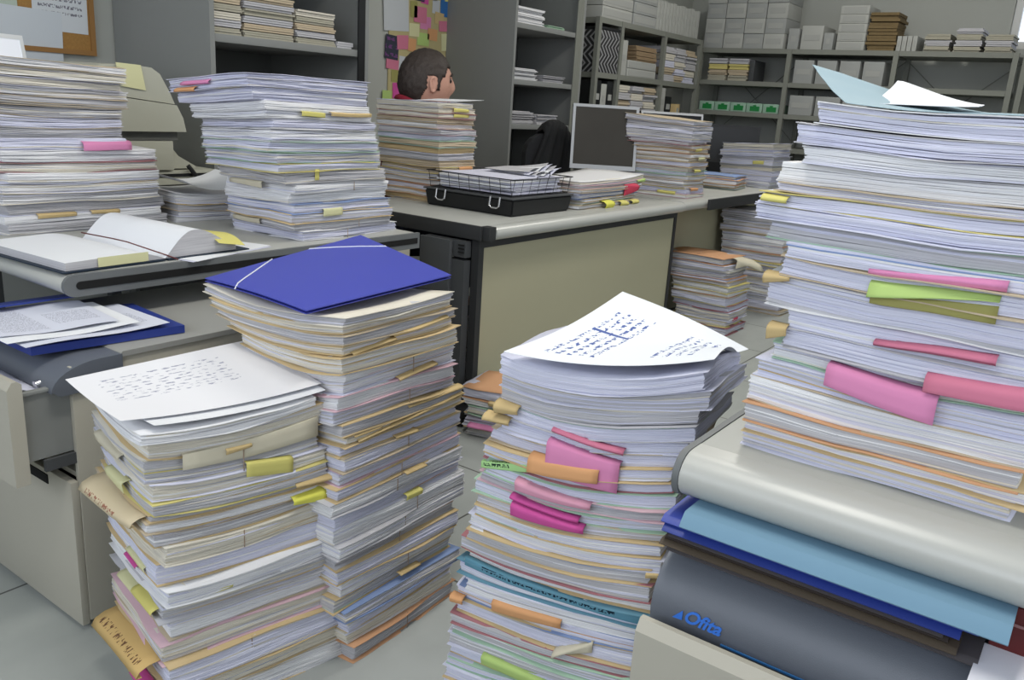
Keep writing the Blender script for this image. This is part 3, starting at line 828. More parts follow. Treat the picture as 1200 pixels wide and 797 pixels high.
# centre front stack
mf_tabs = [
    T_('x', .100, .221, .567, (.008, .006), 'rose', out=(.010, .008), h1=.577),
    T_('x', .098, .219, .545, (.050, .055), 'pink', out=(.008, .014), h1=.559, tuck=-.1),
    T_('x', .129, .248, .530, (.024, .028), 'orange', out=(.014, .018), h1=.527, tuck=-.1),
    T_('x', .125, .256, .466, (.010, .020), 'light pink', out=(.010, .014), h1=.479),
    T_('x', .140, .262, .436, (.008, .008), 'magenta', out=(.009, .010), h1=.447),
    T_('x', .130, .258, .424, (.012, .024), 'magenta', out=(.010, .014), h1=.436),
    T_('x', .150, .277, .245, (.016, .022), 'orange', out=(.010, .014), h1=.245),
    T_('x', .092, .158, .222, (.02, .006), 'cream', out=(.006, .02), h1=.186, name='folded_tab'),
    T_('x', .165, .289, .120, (.022, .02), 'green', out=(.010, .014), h1=.130),
    T_('x', .240, .328, .506, (.014, .012), 'green', out=(.003, .003), h1=.490, name='index_strip', mat=written_mat('strip_green', (176, 220, 150), (40, 60, 50), rows=2, cols=36, dens=.5, blocks=[(.05, .6, .15, .95)]), label='pale green strip with handwriting'),
    T_('x', .002, .338, .296, (.014, .016), 'pink', out=(.004, .004), h1=.306, name='index_strip', mat=written_mat('strip_teal', (98, 148, 168), (24, 44, 60), rows=2, cols=80, dens=.5, blocks=[(.10, .82, .15, .6)]), label='teal folder edge with handwriting'),
    T_('x', .29, .33, .60, (.012, .02), 'buff', out=(.012, .02), name='paper_tab'),
    T_('x', .30, .345, .575, (.010, .012), 'buff', out=(.012, .02), name='paper_tab'),
    T_('x', .0, .020, .380, (.008, .010), 'buff', out=(.006, .008), name='paper_tab'),
    T_('x', .335, .36, .225, (.012, .014), 'orange', out=(.01, .012), name='paper_tab'),
]
mf = Stack('of the centre front stack', 'files in the centre front stack', 0, .715, 11,
    [(0, 1.100, .470, .25, .375), (.18, 1.10, .472, .245, .362), (.24, 1.10, .470, .24, .350), (.33, 1.10, .468, .235, .345), (.36, 1.10, .468, .235, .340), (.47, 1.102, .466, .235, .336), (.54, 1.103, .460, .235, .325), (.58, 1.11, .448, .24, .325), (.62, 1.11, .440, .30, .32), (.66, 1.112, .434, .335, .345), (.715, 1.11, .437, .34, .33)],
    warp=[(0, 0,0,0,0,0), (.25, 0, -.006, 0, .010, 0), (.45, -.002, -.014, 0, .016, 0), (.56, -.01, -.022, .0, .018, 0), (.64, -.035, -.026, .0, .02, .0), (.715, -.05, -.034, -.012, .024, .03)],
    cuts=[0, .03, .052, .078, .10, .128, .155, .178, .196, .226, .248, .278, .305, .325, .352, .378, .402, .425, .444, .466, .488, .512, .532, .555, .578, .602, .63, .655, .685, .715],
    lay=.0017, grid=10, seed=12, tones=(COOL, COOL, WHITE, COOL, GREY), tabs=mf_tabs, strings=0, jit=.007, ljit=.0009,
    weights=[5, 9, 1.5, 2.5, .35, .15, .25, .15, .2, .2, .15, 0, .35],
    fixed={0: COOL, 1: COOL, 2: None, 3: GREY, 4: COOL, 5: AGED, 6: BUFF, 7: RED, 8: GREEN, 9: PINK, 10: GREEN, 11: AGED, 12: BUFF, 13: COOL, 14: BUFF, 15: RED, 16: BUFF, 17: TEAL, 18: COOL, 19: BLUE, 20: BUFF, 21: RED, 22: GREEN, 23: COOL, 24: BUFF, 25: GREEN, 26: COOL, 27: BUFF, 28: YELL})
M_hand = written_mat('handwritten_sheet', (228, 232, 238), (84, 102, 160), rows=17, cols=34, dens=.53, blocks=[(.12, .80, .60, .88), (.15, .75, .12, .36)], slash=(.52, .74, .13, .012, .25))
o = sheet('handwritten_sheet', [(1.118, .432, .733), (1.43, .492, .672), (1.315, .695, .757), (1.028, .742, .693)], M_hand,
          bend=lambda u, v: -.016*4*v*(1-v)*(1-u)+.006*u*math.sin(v*PI) - .012*math.sin(PI*u)*v + .014*math.sin(PI*min(1, u*1.6))*(1-v)**2, n=18)
tag(o, 'handwritten sheet with blue ink columns on the centre front stack', 'sheet')

# front left stack
K = .92
lf_tabs = [
    T_('y', .160, .245, .462, (.026, .028), 'yellow', out=(.006, .007), h1=.452),
    T_('y', .236, .300, .372, (.012, .024), 'bright yellow', out=(.012, .016), h1=.378),
    T_('y', .245, .325, .400, (.003, .012), 'buff', out=(.012, .018), h1=.404, name='paper_tab'),
    T_('y', .070, .115, .245, (.012, .008), 'yellow', out=(.006, .008)),
    T_('y', .13, .175, .495, (.01, .006), 'buff', out=(.007, .006), name='paper_tab'),
    T_('y', .06, .30, .500, (.026, .036), 'cream', out=(.002, .002), h1=.516, name='index_strip'),
    T_('x', .10, .19, .43, (.022, .016), 'pale yellow', out=(.010, .010), h1=.425),
    T_('x', .03, .085, .385, (.014, .01), 'pale yellow', out=(.010, .010)),
    T_('x', .10, .22, .478, (.012, .018), 'cream', out=(.010, .012), name='folded_tab'),
    T_('x', .11, .165, .262, (.006, .006), 'magenta', out=(.008, .008)),
    T_('x', .02, .11, .225, (.016, .020), 'yellow', out=(.016, .018)),
    T_('x', .09, .19, .215, (.012, .016), 'pale yellow', out=(.014, .016)),
    T_('x', .06, .14, .285, (.012, .012), 'pale yellow', out=(.008, .010)),
    T_('x', .02, .24, .40, (.003, .003), 'cream', out=(.030, .045), h1=.392, name='folder_flap', mat=written_mat('flap_buff', (214, 198, 166), (164, 112, 92), rows=5, cols=44, dens=.52, blocks=[(.12, .7, .2, .6)]), label='buff flap with stamped letters'),
    T_('x', .02, .235, .128, (.012, .012), 'buff', out=(.040, .048), h1=.12, name='folder_flap', mat=written_mat('flap_ochre', (206, 174, 116), (112, 80, 58), rows=4, cols=50, dens=.55, blocks=[(.08, .9, .45, .75)]), label='ochre flap with handwriting'),
    T_('x', .03, .12, .062, (.014, .014), 'magenta', out=(.018, .018)),
]
lf = Stack('of the leftmost floor stack', 'files in the leftmost floor stack', 0, .552, -12,
    [(0, .655, 1.135, .345, .27), (.12, .66, 1.136, .348, .262), (.22, .668, 1.137, .335, .265), (.33, .665, 1.137, .325, .262), (.42, .655, 1.137, .315, .262), (.50, .65, 1.137, .312, .27), (.552, .640, 1.140, .315, .275)],
    warp=[(0, 0,0,0,0,0), (.2, .0, .004, .004, 0, 0), (.45, .0, .006, .010, .006, .0), (.552, .004, .0, .012, .008, .02)],
    cuts=[0, .045, .075, .125, .165, .205, .238, .270, .312, .345, .372, .388, .402, .430, .458, .500, .535, .552],
    lay=.0017, grid=9, seed=21, tones=(WHITE, WARM, GREY, COOL, WARM, WHITE), tabs=lf_tabs, strings=.25, jit=.009, ljit=.0014,
    weights=[5, 5, 4, 3, .7, .3, .15, .05, .15, .1, .05, 0, 1.2],
    fixed={0: WHITE, 1: BUFF, 2: WARM, 3: COOL, 4: YELL, 5: BUFF, 6: AGED, 7: BUFF, 8: WARM, 9: BUFF, 10: WHITE, 11: GREY, 12: AGED, 13: PINK, 14: BUFF, 15: AGED, 16: BUFF})
M_hand2 = written_mat('list_sheet', (228, 228, 232), (158, 160, 178), rows=20, cols=26, dens=.56, blocks=[(.10, .72, .40, .86)])
o = sheet('handwritten_sheet', [(.632, 1.168, .561), (.958, 1.084, .5655), (1.01, 1.335, .585), (.672, 1.412, .558)], M_hand2,
          bend=lambda u, v: -.009*4*u*(1-u)*(1-v)-.004*math.sin(v*PI)+.0055 , n=16)
tag(o, 'faintly written sheet on the leftmost floor stack', 'sheet')

o = sheet('loose_sheet', [(.665, 1.130, .5555), (.955, 1.070, .558), (1.00, 1.31, .577), (.69, 1.38, .5555)], M_sheet,
          bend=lambda u, v: -.008*4*u*(1-u)*(1-v)-.004*math.sin(v*PI)+.0048, n=12)
tag(o, 'plain white sheet just beneath the faintly written one, leftmost stack', 'sheet')

# stack under the blue folder
bl_tabs = [
    T_('y', .02, .125, .635, (0.0060, 0.0045), 'buff', out=(.006, .010), h1=.645, name='paper_tab'),
    T_('y', .12, .27, .650, (0.0040, 0.0027), 'buff', out=(.008, .010), h1=.662, name='paper_tab'),
    T_('y', .135, .24, .562, (0.0070, 0.0036), 'buff', out=(.008, .010), h1=.572, name='paper_tab'),
    T_('y', .03, .10, .480, (0.0030, 0.0027), 'buff', out=(.008, .008), name='paper_tab'),
    T_('y', .04, .33, .468, (0.0045, 0.0063), 'buff', out=(.008, .012), h1=.492, name='folder_flap', label='buff folder flap'),
    T_('y', .17, .33, .500, (0.0050, 0.0045), 'buff', out=(.008, .012), h1=.505, name='folder_flap', label='buff folder flap'),
    T_('y', .14, .20, .445, (0.0050, 0.0036), 'buff', out=(.006, .010), name='paper_tab'),
    T_('y', .19, .235, .31, (.012, .012), 'yellow', out=(.006, .008)),
    T_('y', .16, .22, .14, (0.0060, 0.0054), 'buff', out=(.008, .008), name='paper_tab'),
    T_('y', .18, .24, .36, (0.0040, 0.0036), 'buff', out=(.008, .008), name='paper_tab'),
]
bl = Stack('of stack under blue folder', 'files in the stack under the blue folder', 0, .700, 0,
    [(0, .985, 1.034, .320, .25), (.10, .975, 1.034, .330, .25), (.13, .955, 1.034, .345, .25), (.23, .960, 1.034, .345, .25), (.26, .940, 1.034, .375, .255), (.35, .938, 1.034, .372, .26), (.40, .952, 1.034, .350, .26), (.50, .955, 1.034, .335, .28), (.58, .962, 1.034, .31, .28), (.63, .962, 1.034, .30, .30), (.66, .955, 1.034, .30, .36), (.70, .955, 1.034, .30, .40)],
    warp=[(0, 0,0,0,0,0), (.4, 0, .0, 0, .0, 0), (.56, 0, -.012, 0, .008, 0), (.70, .008, -.006, .003, .014, 0)],
    cuts=[0, .038, .065, .095, .122, .150, .182, .215, .242, .268, .300, .330, .358, .385, .412, .440, .462, .482, .505, .530, .558, .600, .632, .650, .668, .684, .700],
    lay=.0017, grid=9, seed=33, tones=(WHITE, WARM, GREY, COOL, GREY, WHITE), tabs=bl_tabs, strings=.35, jit=.009, ljit=.0013,
    weights=[5, 5, 3.5, 3.5, .6, .3, .15, .08, .15, .1, .05, 0, .9],
    fixed={0: WARM, 1: BUFF, 2: AGED, 3: BUFF, 4: BUFF, 5: COOL, 6: PINK, 7: GREY, 8: BUFF, 9: BUFF, 10: BUFF, 11: AGED, 12: PINK, 13: BUFF, 15: COOL, 17: GREY, 19: BUFF, 21: BUFF})
# blue elastic folder lying on top
t = empty('elastic_folder', (1.2, 1.27, .712), 'blue elastic folder lying on top of the second floor stack', 'folder')
bp = [(.925, 1.085, .708), (1.305, 1.085, .722), (1.45, 1.50, .722), (.965, 1.430, .700)]
bf = lambda u, v: .004*math.sin(v*PI)*(1-u) + .012*v*u
o = sheet('cover', bp, M_bluef, t, bend=bf, th=.0016, n=14)
bp2 = [(p[0]+.001, p[1]+.002, p[2]-.006) for p in bp]
sheet('cover', bp2, M_bluef, t, bend=bf, th=.0016, n=14)
bm = NB(); tube(bm, [(1.30+.0, 1.078+.004, .7235-.001), (1.315, 1.084, .7275)], .001, 6); bm.free()
def onf(u, v):
    c = [Vector(p) for p in bp]
    p = c[0]*(1-u)*(1-v)+c[1]*u*(1-v)+c[2]*u*v+c[3]*(1-u)*v
    return p + Vector((0, 0, bf(u, v)+.0028))
bm = NB(); tube(bm, [onf(0.0, .66)-Vector((.003, 0, .006)), onf(.006, .665), onf(.03, .70), onf(.10, .765), onf(.20, .85), onf(.30, .935), onf(.375, .995), onf(.385, 1.0)-Vector((0, -.003, .005))], .0014, 6); obj('elastic_band', bm, M_elastic, t)
bm = NB(); tube(bm, [onf(.61, 1.0)-Vector((0, -.003, .005)), onf(.62, .995), onf(.74, .895), onf(.86, .79), onf(.99, .675), onf(1, .67)-Vector((-.003, 0, .005))], .0013, 6); obj('elastic_band', bm, M_elastic, t)
# ------------------------------------------------------------------ stacks on the left desk
s1_tabs = [T_('y', .255, .39, .233, (.024, .024), 'pink', out=(.020, .018), tuck=.0), T_('y', .08, .18, .05, (.012, .01), 'buff', out=(.008, .008), name='paper_tab'), T_('y', .22, .30, .05, (.008, .01), 'buff', out=(.008, .008), name='paper_tab')]
s1 = Stack('of the far left desk stack', 'files in the far left desk stack', DZ, 1.108, 0,
    [(0, .955, 2.25, .445, .30), (.208, .955, 2.25, .428, .30), (.214, .91, 2.26, .412, .29), (.235, .91, 2.26, .41, .29), (.245, .91, 2.26, .395, .29), (.438, .91, 2.26, .40, .29)],
    warp=[(0, 0,0,0,0,0), (.2, 0, 0, .002, 0, 0), (.438, -.012, 0, .004, 0, 0)],
    cuts=[0, .028, .05, .078, .105, .13, .155, .182, .211, .242, .268, .30, .325, .35, .372, .395, .418, .438], lay=.0022, grid=8, seed=41, tones=(GREY, WARM, COOL, WHITE, GREY), tabs=s1_tabs, strings=0, jit=.009, ljit=.002,
    weights=[5, 4, 3, 4, .3, .1, .15, .05, .1, .05, .05, 0, .6], covers=[GREY, AGED, WARM, COOL, None, None, None, RED, GREEN])
s2_tabs = [T_('x', .20, .29, .392, (.014, .012), 'orange', out=(.022, .022)), T_('x', .14, .26, .412, (.012, .012), 'pink', out=(.020, .022)),
           T_('y', .12, .20, .345, (.012, .012), 'yellow', out=(.004, .004)), T_('y', .22, .37, .345, (.010, .010), 'buff', out=(.006, .006), name='paper_tab'),
           T_('y', .13, .145, .195, (.03, .03), 'yellow', out=(.003, .003)), T_('y', .10, .17, .085, (.02, .02), 'pale yellow', out=(.004, .004)),
           T_('x', .10, .24, .155, (.018, .012), 'cream', out=(.008, .008), name='folded_tab'), T_('x', .16, .28, .045, (.014, .012), 'cream', out=(.006, .006), name='folded_tab')]
s2 = Stack("of the left desk's right stack", 'files in the right stack on the left desk', DZ, 1.105, 0,
    [(0, 1.50, 1.787, .385, .30), (.05, 1.50, 1.787, .375, .30), (.09, 1.485, 1.79, .365, .30), (.16, 1.48, 1.79, .36, .30), (.20, 1.425, 1.79, .385, .31), (.34, 1.405, 1.79, .385, .31), (.36, 1.39, 1.79, .39, .31), (.40, 1.36, 1.79, .41, .33), (.435, 1.345, 1.79, .415, .33)],
    warp=[(0, 0,0,0,0,0), (.2, 0, -.004, 0, 0, 0), (.435, -.006, -.034, .0, .0, 0)],
    cuts=[0, .028, .05, .075, .10, .13, .155, .188, .21, .24, .268, .30, .325, .345, .37, .40, .435], lay=.0022, grid=8, seed=52, tones=(COOL, COOL, WHITE, GREY, WHITE), tabs=s2_tabs, strings=.1, jit=.010, ljit=.0022,
    weights=[6, 8, 2, 3, .3, .2, .1, .1, .2, .05, .05, 0, .4], covers=[BUFF, YELL, COOL, GREY, WHITE, None, None, None, GREEN, BLUE])
# ------------------------------------------------------------------ middle desks
t = empty('office_desk', (3.0, 2.1, 0), 'charcoal-framed desk with beige front panel in the middle of room', 'desk')
bm = NB()
def bull_y(yf, x0, x1, z=DZ, r=.024):
    pr = [(yf+.04, z)] + [(yf+r-(r*1.2)*math.sin(a), z-r+r*math.cos(a)) for a in [PI*i/10 for i in range(0, 11)]] + [(yf+.04, z-2*r)]
    prism(bm, pr, 'x', x0, x1)
bull_y(1.672, 2.235, 3.70); o = obj('edge_trim', bm, M_bull, t); o['label'] = 'light rounded front edge'
bm = NB(); box(bm, 2.2, 3.70, 1.7125, 2.43, DZ-.045, DZ, .001); obj("desktop", bm, M_desktop, t)
bm = NB(); box(bm, 2.185, 2.199, 1.70, 2.43, DZ-.047, DZ+.001, .003); box(bm, 2.199, 2.234, 1.672, 1.712, DZ-.046, DZ+.0, .002); obj('end_cap', bm, M_char_dark, t)
bm = NB(); box(bm, 2.2, 3.70, 1.715, 1.745, DZ-.076, DZ-.047); box(bm, 2.2, 2.228, 1.715, 1.745, .02, DZ-.076); box(bm, 3.70, 3.72, 1.715, 1.745, .02, DZ-.047); box(bm, 2.228, 3.70, 1.715, 1.745, .05, .07)
obj('frame', bm, M_char_dark, t)
bm = NB(); box(bm, 2.229, 3.699, 1.722, 1.738, .0705, DZ-.0765); o = obj('front_panel', bm, M_beige_panel, t); o['label'] = 'beige front panel'
bm = NB(); box(bm, 2.150, 2.165, 1.80, 1.935, .02, .615, .002); box(bm, 2.1655, 2.199, 1.748, 1.93, .02, .55); box(bm, 2.17, 2.199, 1.748, 1.93, .56, .615); box(bm, 2.166, 2.199, 1.78, 2.40, .02, .5)
obj('side_panel', bm, M_char, t)
bm = NB(); box(bm, 2.1630, 2.1655, 1.75, 1.775, .60, .605); box(bm, 2.163, 2.1655, 1.75, 1.775, .588, .593); box(bm, 2.163, 2.1655, 1.75, 1.775, .576, .581); obj('vent_slot', bm, M_slot, t)
bm = NB(); box(bm, 2.08, 2.25, 1.66, 1.80, 0, .035, .01); obj('foot', bm, M_black, t)
bm = NB(); box(bm, 3.62, 3.68, 1.80, 2.40, 0, DZ-.046, .004); obj('leg', bm, M_char, t)
t = empty('office_desk', (4.5, 2.1, 0), 'farther beige-panelled desk behind the floor files', 'desk')
bm = NB(); bull_y(1.685, 3.725, 3.95); bull_y(1.685, 3.95, 5.3); obj('edge_trim', bm, M_bull, t)
bm = NB(); box(bm, 3.725, 5.3, 1.7255, 2.43, DZ-.045, DZ, .001); obj("desktop", bm, M_desktop, t)
bm = NB(); box(bm, 3.95, 5.3, 1.6535, 1.668, DZ-.05, DZ+.002, .002); obj('end_cap', bm, M_char_dark, t)
bm = NB(); box(bm, 3.74, 5.25, 1.90, 1.92, .04, DZ-.046); obj('front_panel', bm, M_beige_panel, t)
for x in (3.8, 5.2):
    bm = NB(); box(bm, x-.03, x+.03, 1.93, 2.40, 0, DZ-.046, .004); obj('leg', bm, M_char, t)
# small beige drawer unit between left desk and middle desk
t = empty('side_unit', (2.03, 2.15, 0), 'beige side unit in the gap between left and middle desks', 'cabinet')
bm = NB(); box(bm, 1.925, 2.125, 1.96, 2.4, .02, .60, .005); obj('body', bm, M_beige, t)
bm = NB(); box(bm, 1.93, 2.12, 1.952, 1.9595, .32, .59, .003); obj('drawer', bm, M_beige, t)
bm = NB(); box(bm, 1.94, 2.11, 1.97, 2.39, 0, .02); obj('plinth', bm, M_black, t)
# ------------------------------------------------------------------ what stands on the middle desks
s3_tabs = [T_('y', .08, .17, .365, (.014, .012), 'yellow', out=(.008, .010)), T_('y', .08, .17, .345, (.014, .012), 'yellow', out=(.008, .010)), T_('y', .06, .12, .12, (.016, .012), 'yellow', out=(.008, .010)), T_('y', .12, .2, .14, (.018, .012), 'orange', out=(.006, .008))]
s3 = Stack('of stack before the man', 'files in the stack in front of the seated man', DZ, 1.055, 0,
    [(0, 2.53, 2.182, .21, .33), (.12, 2.525, 2.182, .215, .33), (.16, 2.515, 2.18, .23, .335), (.385, 2.505, 2.18, .225, .335)],
    cuts=[0, .022, .045, .068, .09, .115, .14, .165, .19, .215, .24, .262, .285, .305, .325, .345, .365, .385], lay=.0035, grid=5, seed=61, tabs=s3_tabs, weights=[3, 3, 2, 2, 1.4, .6, .8, .5, .2, 1.0, .5, 0, 1.5], tones=(COOL, AGED, GREY, WARM, BUFF, WHITE), strings=0, jit=.008, ljit=.002,
    fixed={0: COOL, 1: AGED, 2: RED, 3: AGED, 4: BUFF, 5: PINK, 7: GREEN, 8: COOL, 9: GREY, 11: YELL, 12: BUFF, 13: ORANGE, 14: BUFF, 15: ORANGE, 16: BUFF})
o = sheet('loose_sheet', [(2.62, 2.20, 1.060), (2.76, 2.165, 1.066), (2.76, 2.40, 1.062), (2.62, 2.40, 1.058)], M_sheet, bend=lambda u, v: .006*u); tag(o, 'white sheet jutting out from the top of the stack before the man', 'sheet')

t = empty('document_case', (2.67, 2.0, DZ), 'shallow black case with two white clasps under the wire basket', 'case')
bm = NB()
vs0 = [(2.478, 1.79), (2.862, 1.79), (2.862, 2.20), (2.478, 2.20)]
lo = [bm.verts.new((x, y, DZ+.001)) for x, y in vs0]; cx, cy = 2.67, 1.995
hi = [bm.verts.new((cx+(x-cx)*1.04, cy+(y-cy)*1.04, DZ+.062)) for x, y in vs0]
bm.faces.new(lo[::-1]); bm.faces.new(hi)
for i in range(4): bm.faces.new((lo[i], lo[(i+1) % 4], hi[(i+1) % 4], hi[i]))
bmesh.ops.bevel(bm, geom=bm.edges[:], offset=.005, segments=2, affect='EDGES')
obj('body', bm, M_black, t)
bm = NB(); box(bm, 2.466, 2.874, 1.778, 2.212, DZ+.0625, DZ+.068, .002); obj('rim', bm, M_char, t)
for y in (2.12, 1.86):
    bm = NB(); tube(bm, [(2.466, y-.022, DZ+.068), (2.461, y-.022, DZ+.035), (2.462, y-.012, DZ+.028), (2.462, y+.012, DZ+.028), (2.461, y+.022, DZ+.035), (2.466, y+.022, DZ+.068)], .0032, 6)
    obj('clasp', bm, M_chrome, t)['label'] = 'white metal clasp'
t = empty('wire_basket', (2.67, 2.0, DZ+.0685), 'dark wire letter basket heaped with papers on the black case', 'basket')
bm = NB()
zb = DZ+.0715
def rect_loop(x0, x1, y0, y1, z): return [(x0, y0, z), (x1, y0, z), (x1, y1, z), (x0, y1, z)]
for (z, e, r) in ((zb, 0, .0016), (zb+.03, .006, .0012), (zb+.062, .012, .0022)):
    L = rect_loop(2.485-e, 2.86+e, 1.80-e, 2.19+e, z)
    for a, b in zip(L, L[1:]+L[:1]): tube(bm, [a, b], r, 6)
for i in range(9):
    y = 1.80+.39*i/8; tube(bm, [(2.473, y, zb+.062), (2.485, y, zb), (2.86, y, zb), (2.872, y, zb+.062)], .0012, 5)
for i in range(8):
    x = 2.485+.375*i/7; tube(bm, [(x, 1.788, zb+.062), (x, 1.80, zb), (x, 2.19, zb), (x, 2.202, zb+.062)], .0012, 5)
obj('basket_wire', bm, M_wire, t)
bm = NB(); tube(bm, [(2.62, 1.785, zb+.06), (2.62, 1.783, zb+.082), (2.70, 1.783, zb+.082), (2.70, 1.785, zb+.06)], .002, 6); obj('handle', bm, M_wire, t)
def blab(k, n): return '%s paper layer in the wire basket, %s' % (['bluish', 'white', 'bluish', 'white'][k % 4], 'topmost' if k == n-1 else ORD[n-1-k]+' from top')
pile('loose_paper', '', 2.672, 1.995, zb+.003, .33, .34, 7, 2, 71, 'papers in the wire basket', th=.0085, mats=[LAYER[COOL], LAYER[WHITE], LAYER[COOL], M_sheet], lab=blab)
for k in range(6):
    rnd = random.Random(k+80); y = 1.83+k*.012
    o = sheet('curled_paper', [(2.68+rnd.uniform(-.02, .02), y, zb+.058+k*.003), (2.85, y+rnd.uniform(-.01, .01), zb+.062+k*.003), (2.85, y+.2, zb+.062+k*.003), (2.69, y+.2, zb+.058+k*.003)], [LAYER[COOL], M_sheet, LAYER[GREY]][k % 3],
              bend=lambda u, v, k=k: .028*u**2*(1-v)**1.5+.006*math.sin(u*9+k*2)*(1-v)+.001, n=10)
    tag(o, 'crumpled white sheet curling up over the right end of the wire basket, ' + ('topmost' if k == 5 else ORD[5-k]+' down'), 'paper', 'curled papers in the basket')

pl_tabs = [T_('y', .16, .24, .028, (.03, .03), 'bright yellow', out=(.03, .03)), T_('y', .32, .38, .02, (.02, .02), 'yellow', out=(.02, .03)), T_('y', .43, .50, .018, (.016, .016), 'yellow', out=(.02, .02)),
           T_('y', .40, .50, .085, (.05, .03), 'red', out=(.004, .03)), T_('y', .52, .60, .10, (.008, .016), 'green', out=(.01, .01))]
Stack('of pile right of basket', 'files in the low pile right of the wire basket', DZ, DZ+.112, 3,
    [(0, 2.92, 1.76, .55, .30), (.03, 2.93, 1.77, .52, .28), (.06, 2.91, 1.77, .58, .29), (.112, 2.92, 1.78, .60, .30)],
    warp=[(0, 0,0,0,0,0), (.112, .012, 0, .01, 0, 0)], n=8, lay=.003, grid=8, seed=77, weights=[4, 3, 2, 2, 1, .6, .6, .5, .4, .5, .3, 0, 1.2], tabs=pl_tabs, strings=0, jit=.012, ljit=.004,
    fixed={0: WHITE, 1: PINK, 2: AGED, 3: COOL, 4: BLUE, 5: BUFF, 6: GREEN, 7: AGED})
s4_tabs = [T_('y', .05, .12, .24, (.014, .012), 'yellow', out=(.008, .010)), T_('y', .08, .15, .20, (.014, .012), 'pale yellow', out=(.008, .010)), T_('y', .05, .12, .14, (.014, .012), 'yellow', out=(.008, .010)),
           T_('y', .04, .12, .05, (.014, .012), 'orange', out=(.008, .010)), T_('x', .05, .15, .03, (.014, .012), 'yellow', out=(.012, .012))]
Stack('of stack before dark monitor', 'files in the stack on the desks in front of the screens', DZ, 1.04, 0,
    [(0, 3.86, 1.75, .22, .33), (.2, 3.85, 1.74, .22, .34), (.26, 3.83, 1.74, .22, .36), (.37, 3.82, 1.73, .235, .37)],
    warp=[(0, 0,0,0,0,0), (.25, 0, 0, 0, 0, 0), (.37, 0, .02, 0, .0, 0)],
    cuts=[0, .022, .045, .065, .088, .11, .13, .152, .175, .195, .215, .235, .255, .272, .345, .37], lay=.0035, grid=5, seed=88, tabs=s4_tabs, tones=(COOL, AGED, GREY, WARM, WHITE), strings=0, jit=.008, ljit=.003,
    weights=[4, 5, 3, 4, .7, .5, .3, .2, .2, .3, .1, 0, 1], fixed={0: AGED, 1: COOL, 2: RED, 3: BUFF, 4: ORANGE, 5: BUFF, 6: AGED, 8: PINK})
Stack('of the far desk stack', 'files in the stack at the far end of the desks', DZ, .935, -4,
    [(0, 5.02, 1.74, .26, .34), (.265, 5.0, 1.74, .27, .34)], warp=[(0, 0,0,0,0,0), (.265, 0, -.02, 0, 0, 0)], n=9, lay=.004, grid=4, seed=90, strings=0, jit=.01, ljit=.003, weights=[5, 5, 2, 5, .2, .1, .1, .1, .1, 0, 0, 0, .4], covers=[GREY, WHITE, COOL, None],
    tabs=[T_('x', .05, .12, .16, (.02, .02), 'yellow', out=(.012, .012))])
Stack('of low pile behind', 'files in the low pile by the far desk end', DZ, DZ+.075, 8, [(0, 4.62, 1.80, .28, .30)], n=4, lay=.004, grid=4, seed=91, strings=0, jit=.02, ljit=.004)
# floor files by the farther desk
fs_tabs = [T_('y', .06, .13, .09, (.02, .02), 'red', out=(.01, .01)), T_('y', .10, .22, .39, (.05, .02), 'cream', out=(.02, .12), name='folder_flap', label='cream flap sticking out')]
Stack('of orange-topped floor stack', 'files in the orange-topped floor stack', 0, .395, 0,
    [(0, 3.98, 1.50, .26, .30), (.2, 3.96, 1.50, .28, .31), (.395, 3.93, 1.53, .29, .33)], warp=[(0, 0,0,0,0,0), (.395, -.01, 0, 0, 0, 0)],
    n=13, lay=.0035, grid=5, seed=95, tabs=fs_tabs, strings=0, jit=.012, ljit=.004, weights=[4, 4, 4, 4, .7, .3, .2, .1, .1, .2, .1, 0, 1.2],
    fixed={0: ORANGE, 1: COOL, 2: GREY, 3: COOL, 4: ORANGE, 5: BUFF, 6: YELL, 9: RED, 10: COOL, 11: YELL, 12: RED})
Stack('of second far floor stack', 'files in the second far floor stack', 0, .57, 0,
    [(0, 4.66, 1.46, .28, .34), (.57, 4.62, 1.50, .30, .37)], n=15, lay=.004, grid=5, seed=97, strings=0, jit=.012, ljit=.004,
    weights=[4, 4, 3, 5, .5, .2, .1, .1, .1, .2, .1, 0, 1], fixed={0: GREY, 1: GREY, 3: GREY, 5: ORANGE, 6: BUFF}, tabs=[])
Stack('of small pile by desk foot', 'files in the small pile by the charcoal desk foot', 0, .17, 14,
    [(0, 2.10, 1.40, .20, .22), (.17, 2.08, 1.41, .20, .22)], n=5, lay=.003, grid=5, seed=98, strings=0, jit=.01, ljit=.004, tabs=[T_('x', .05, .12, .14, (.02, .012), 'buff', out=(.01, .01), name='paper_tab'), T_('x', .1, .2, .05, (.01, .012), 'pink', out=(.02, .02), name='paper_tab')])

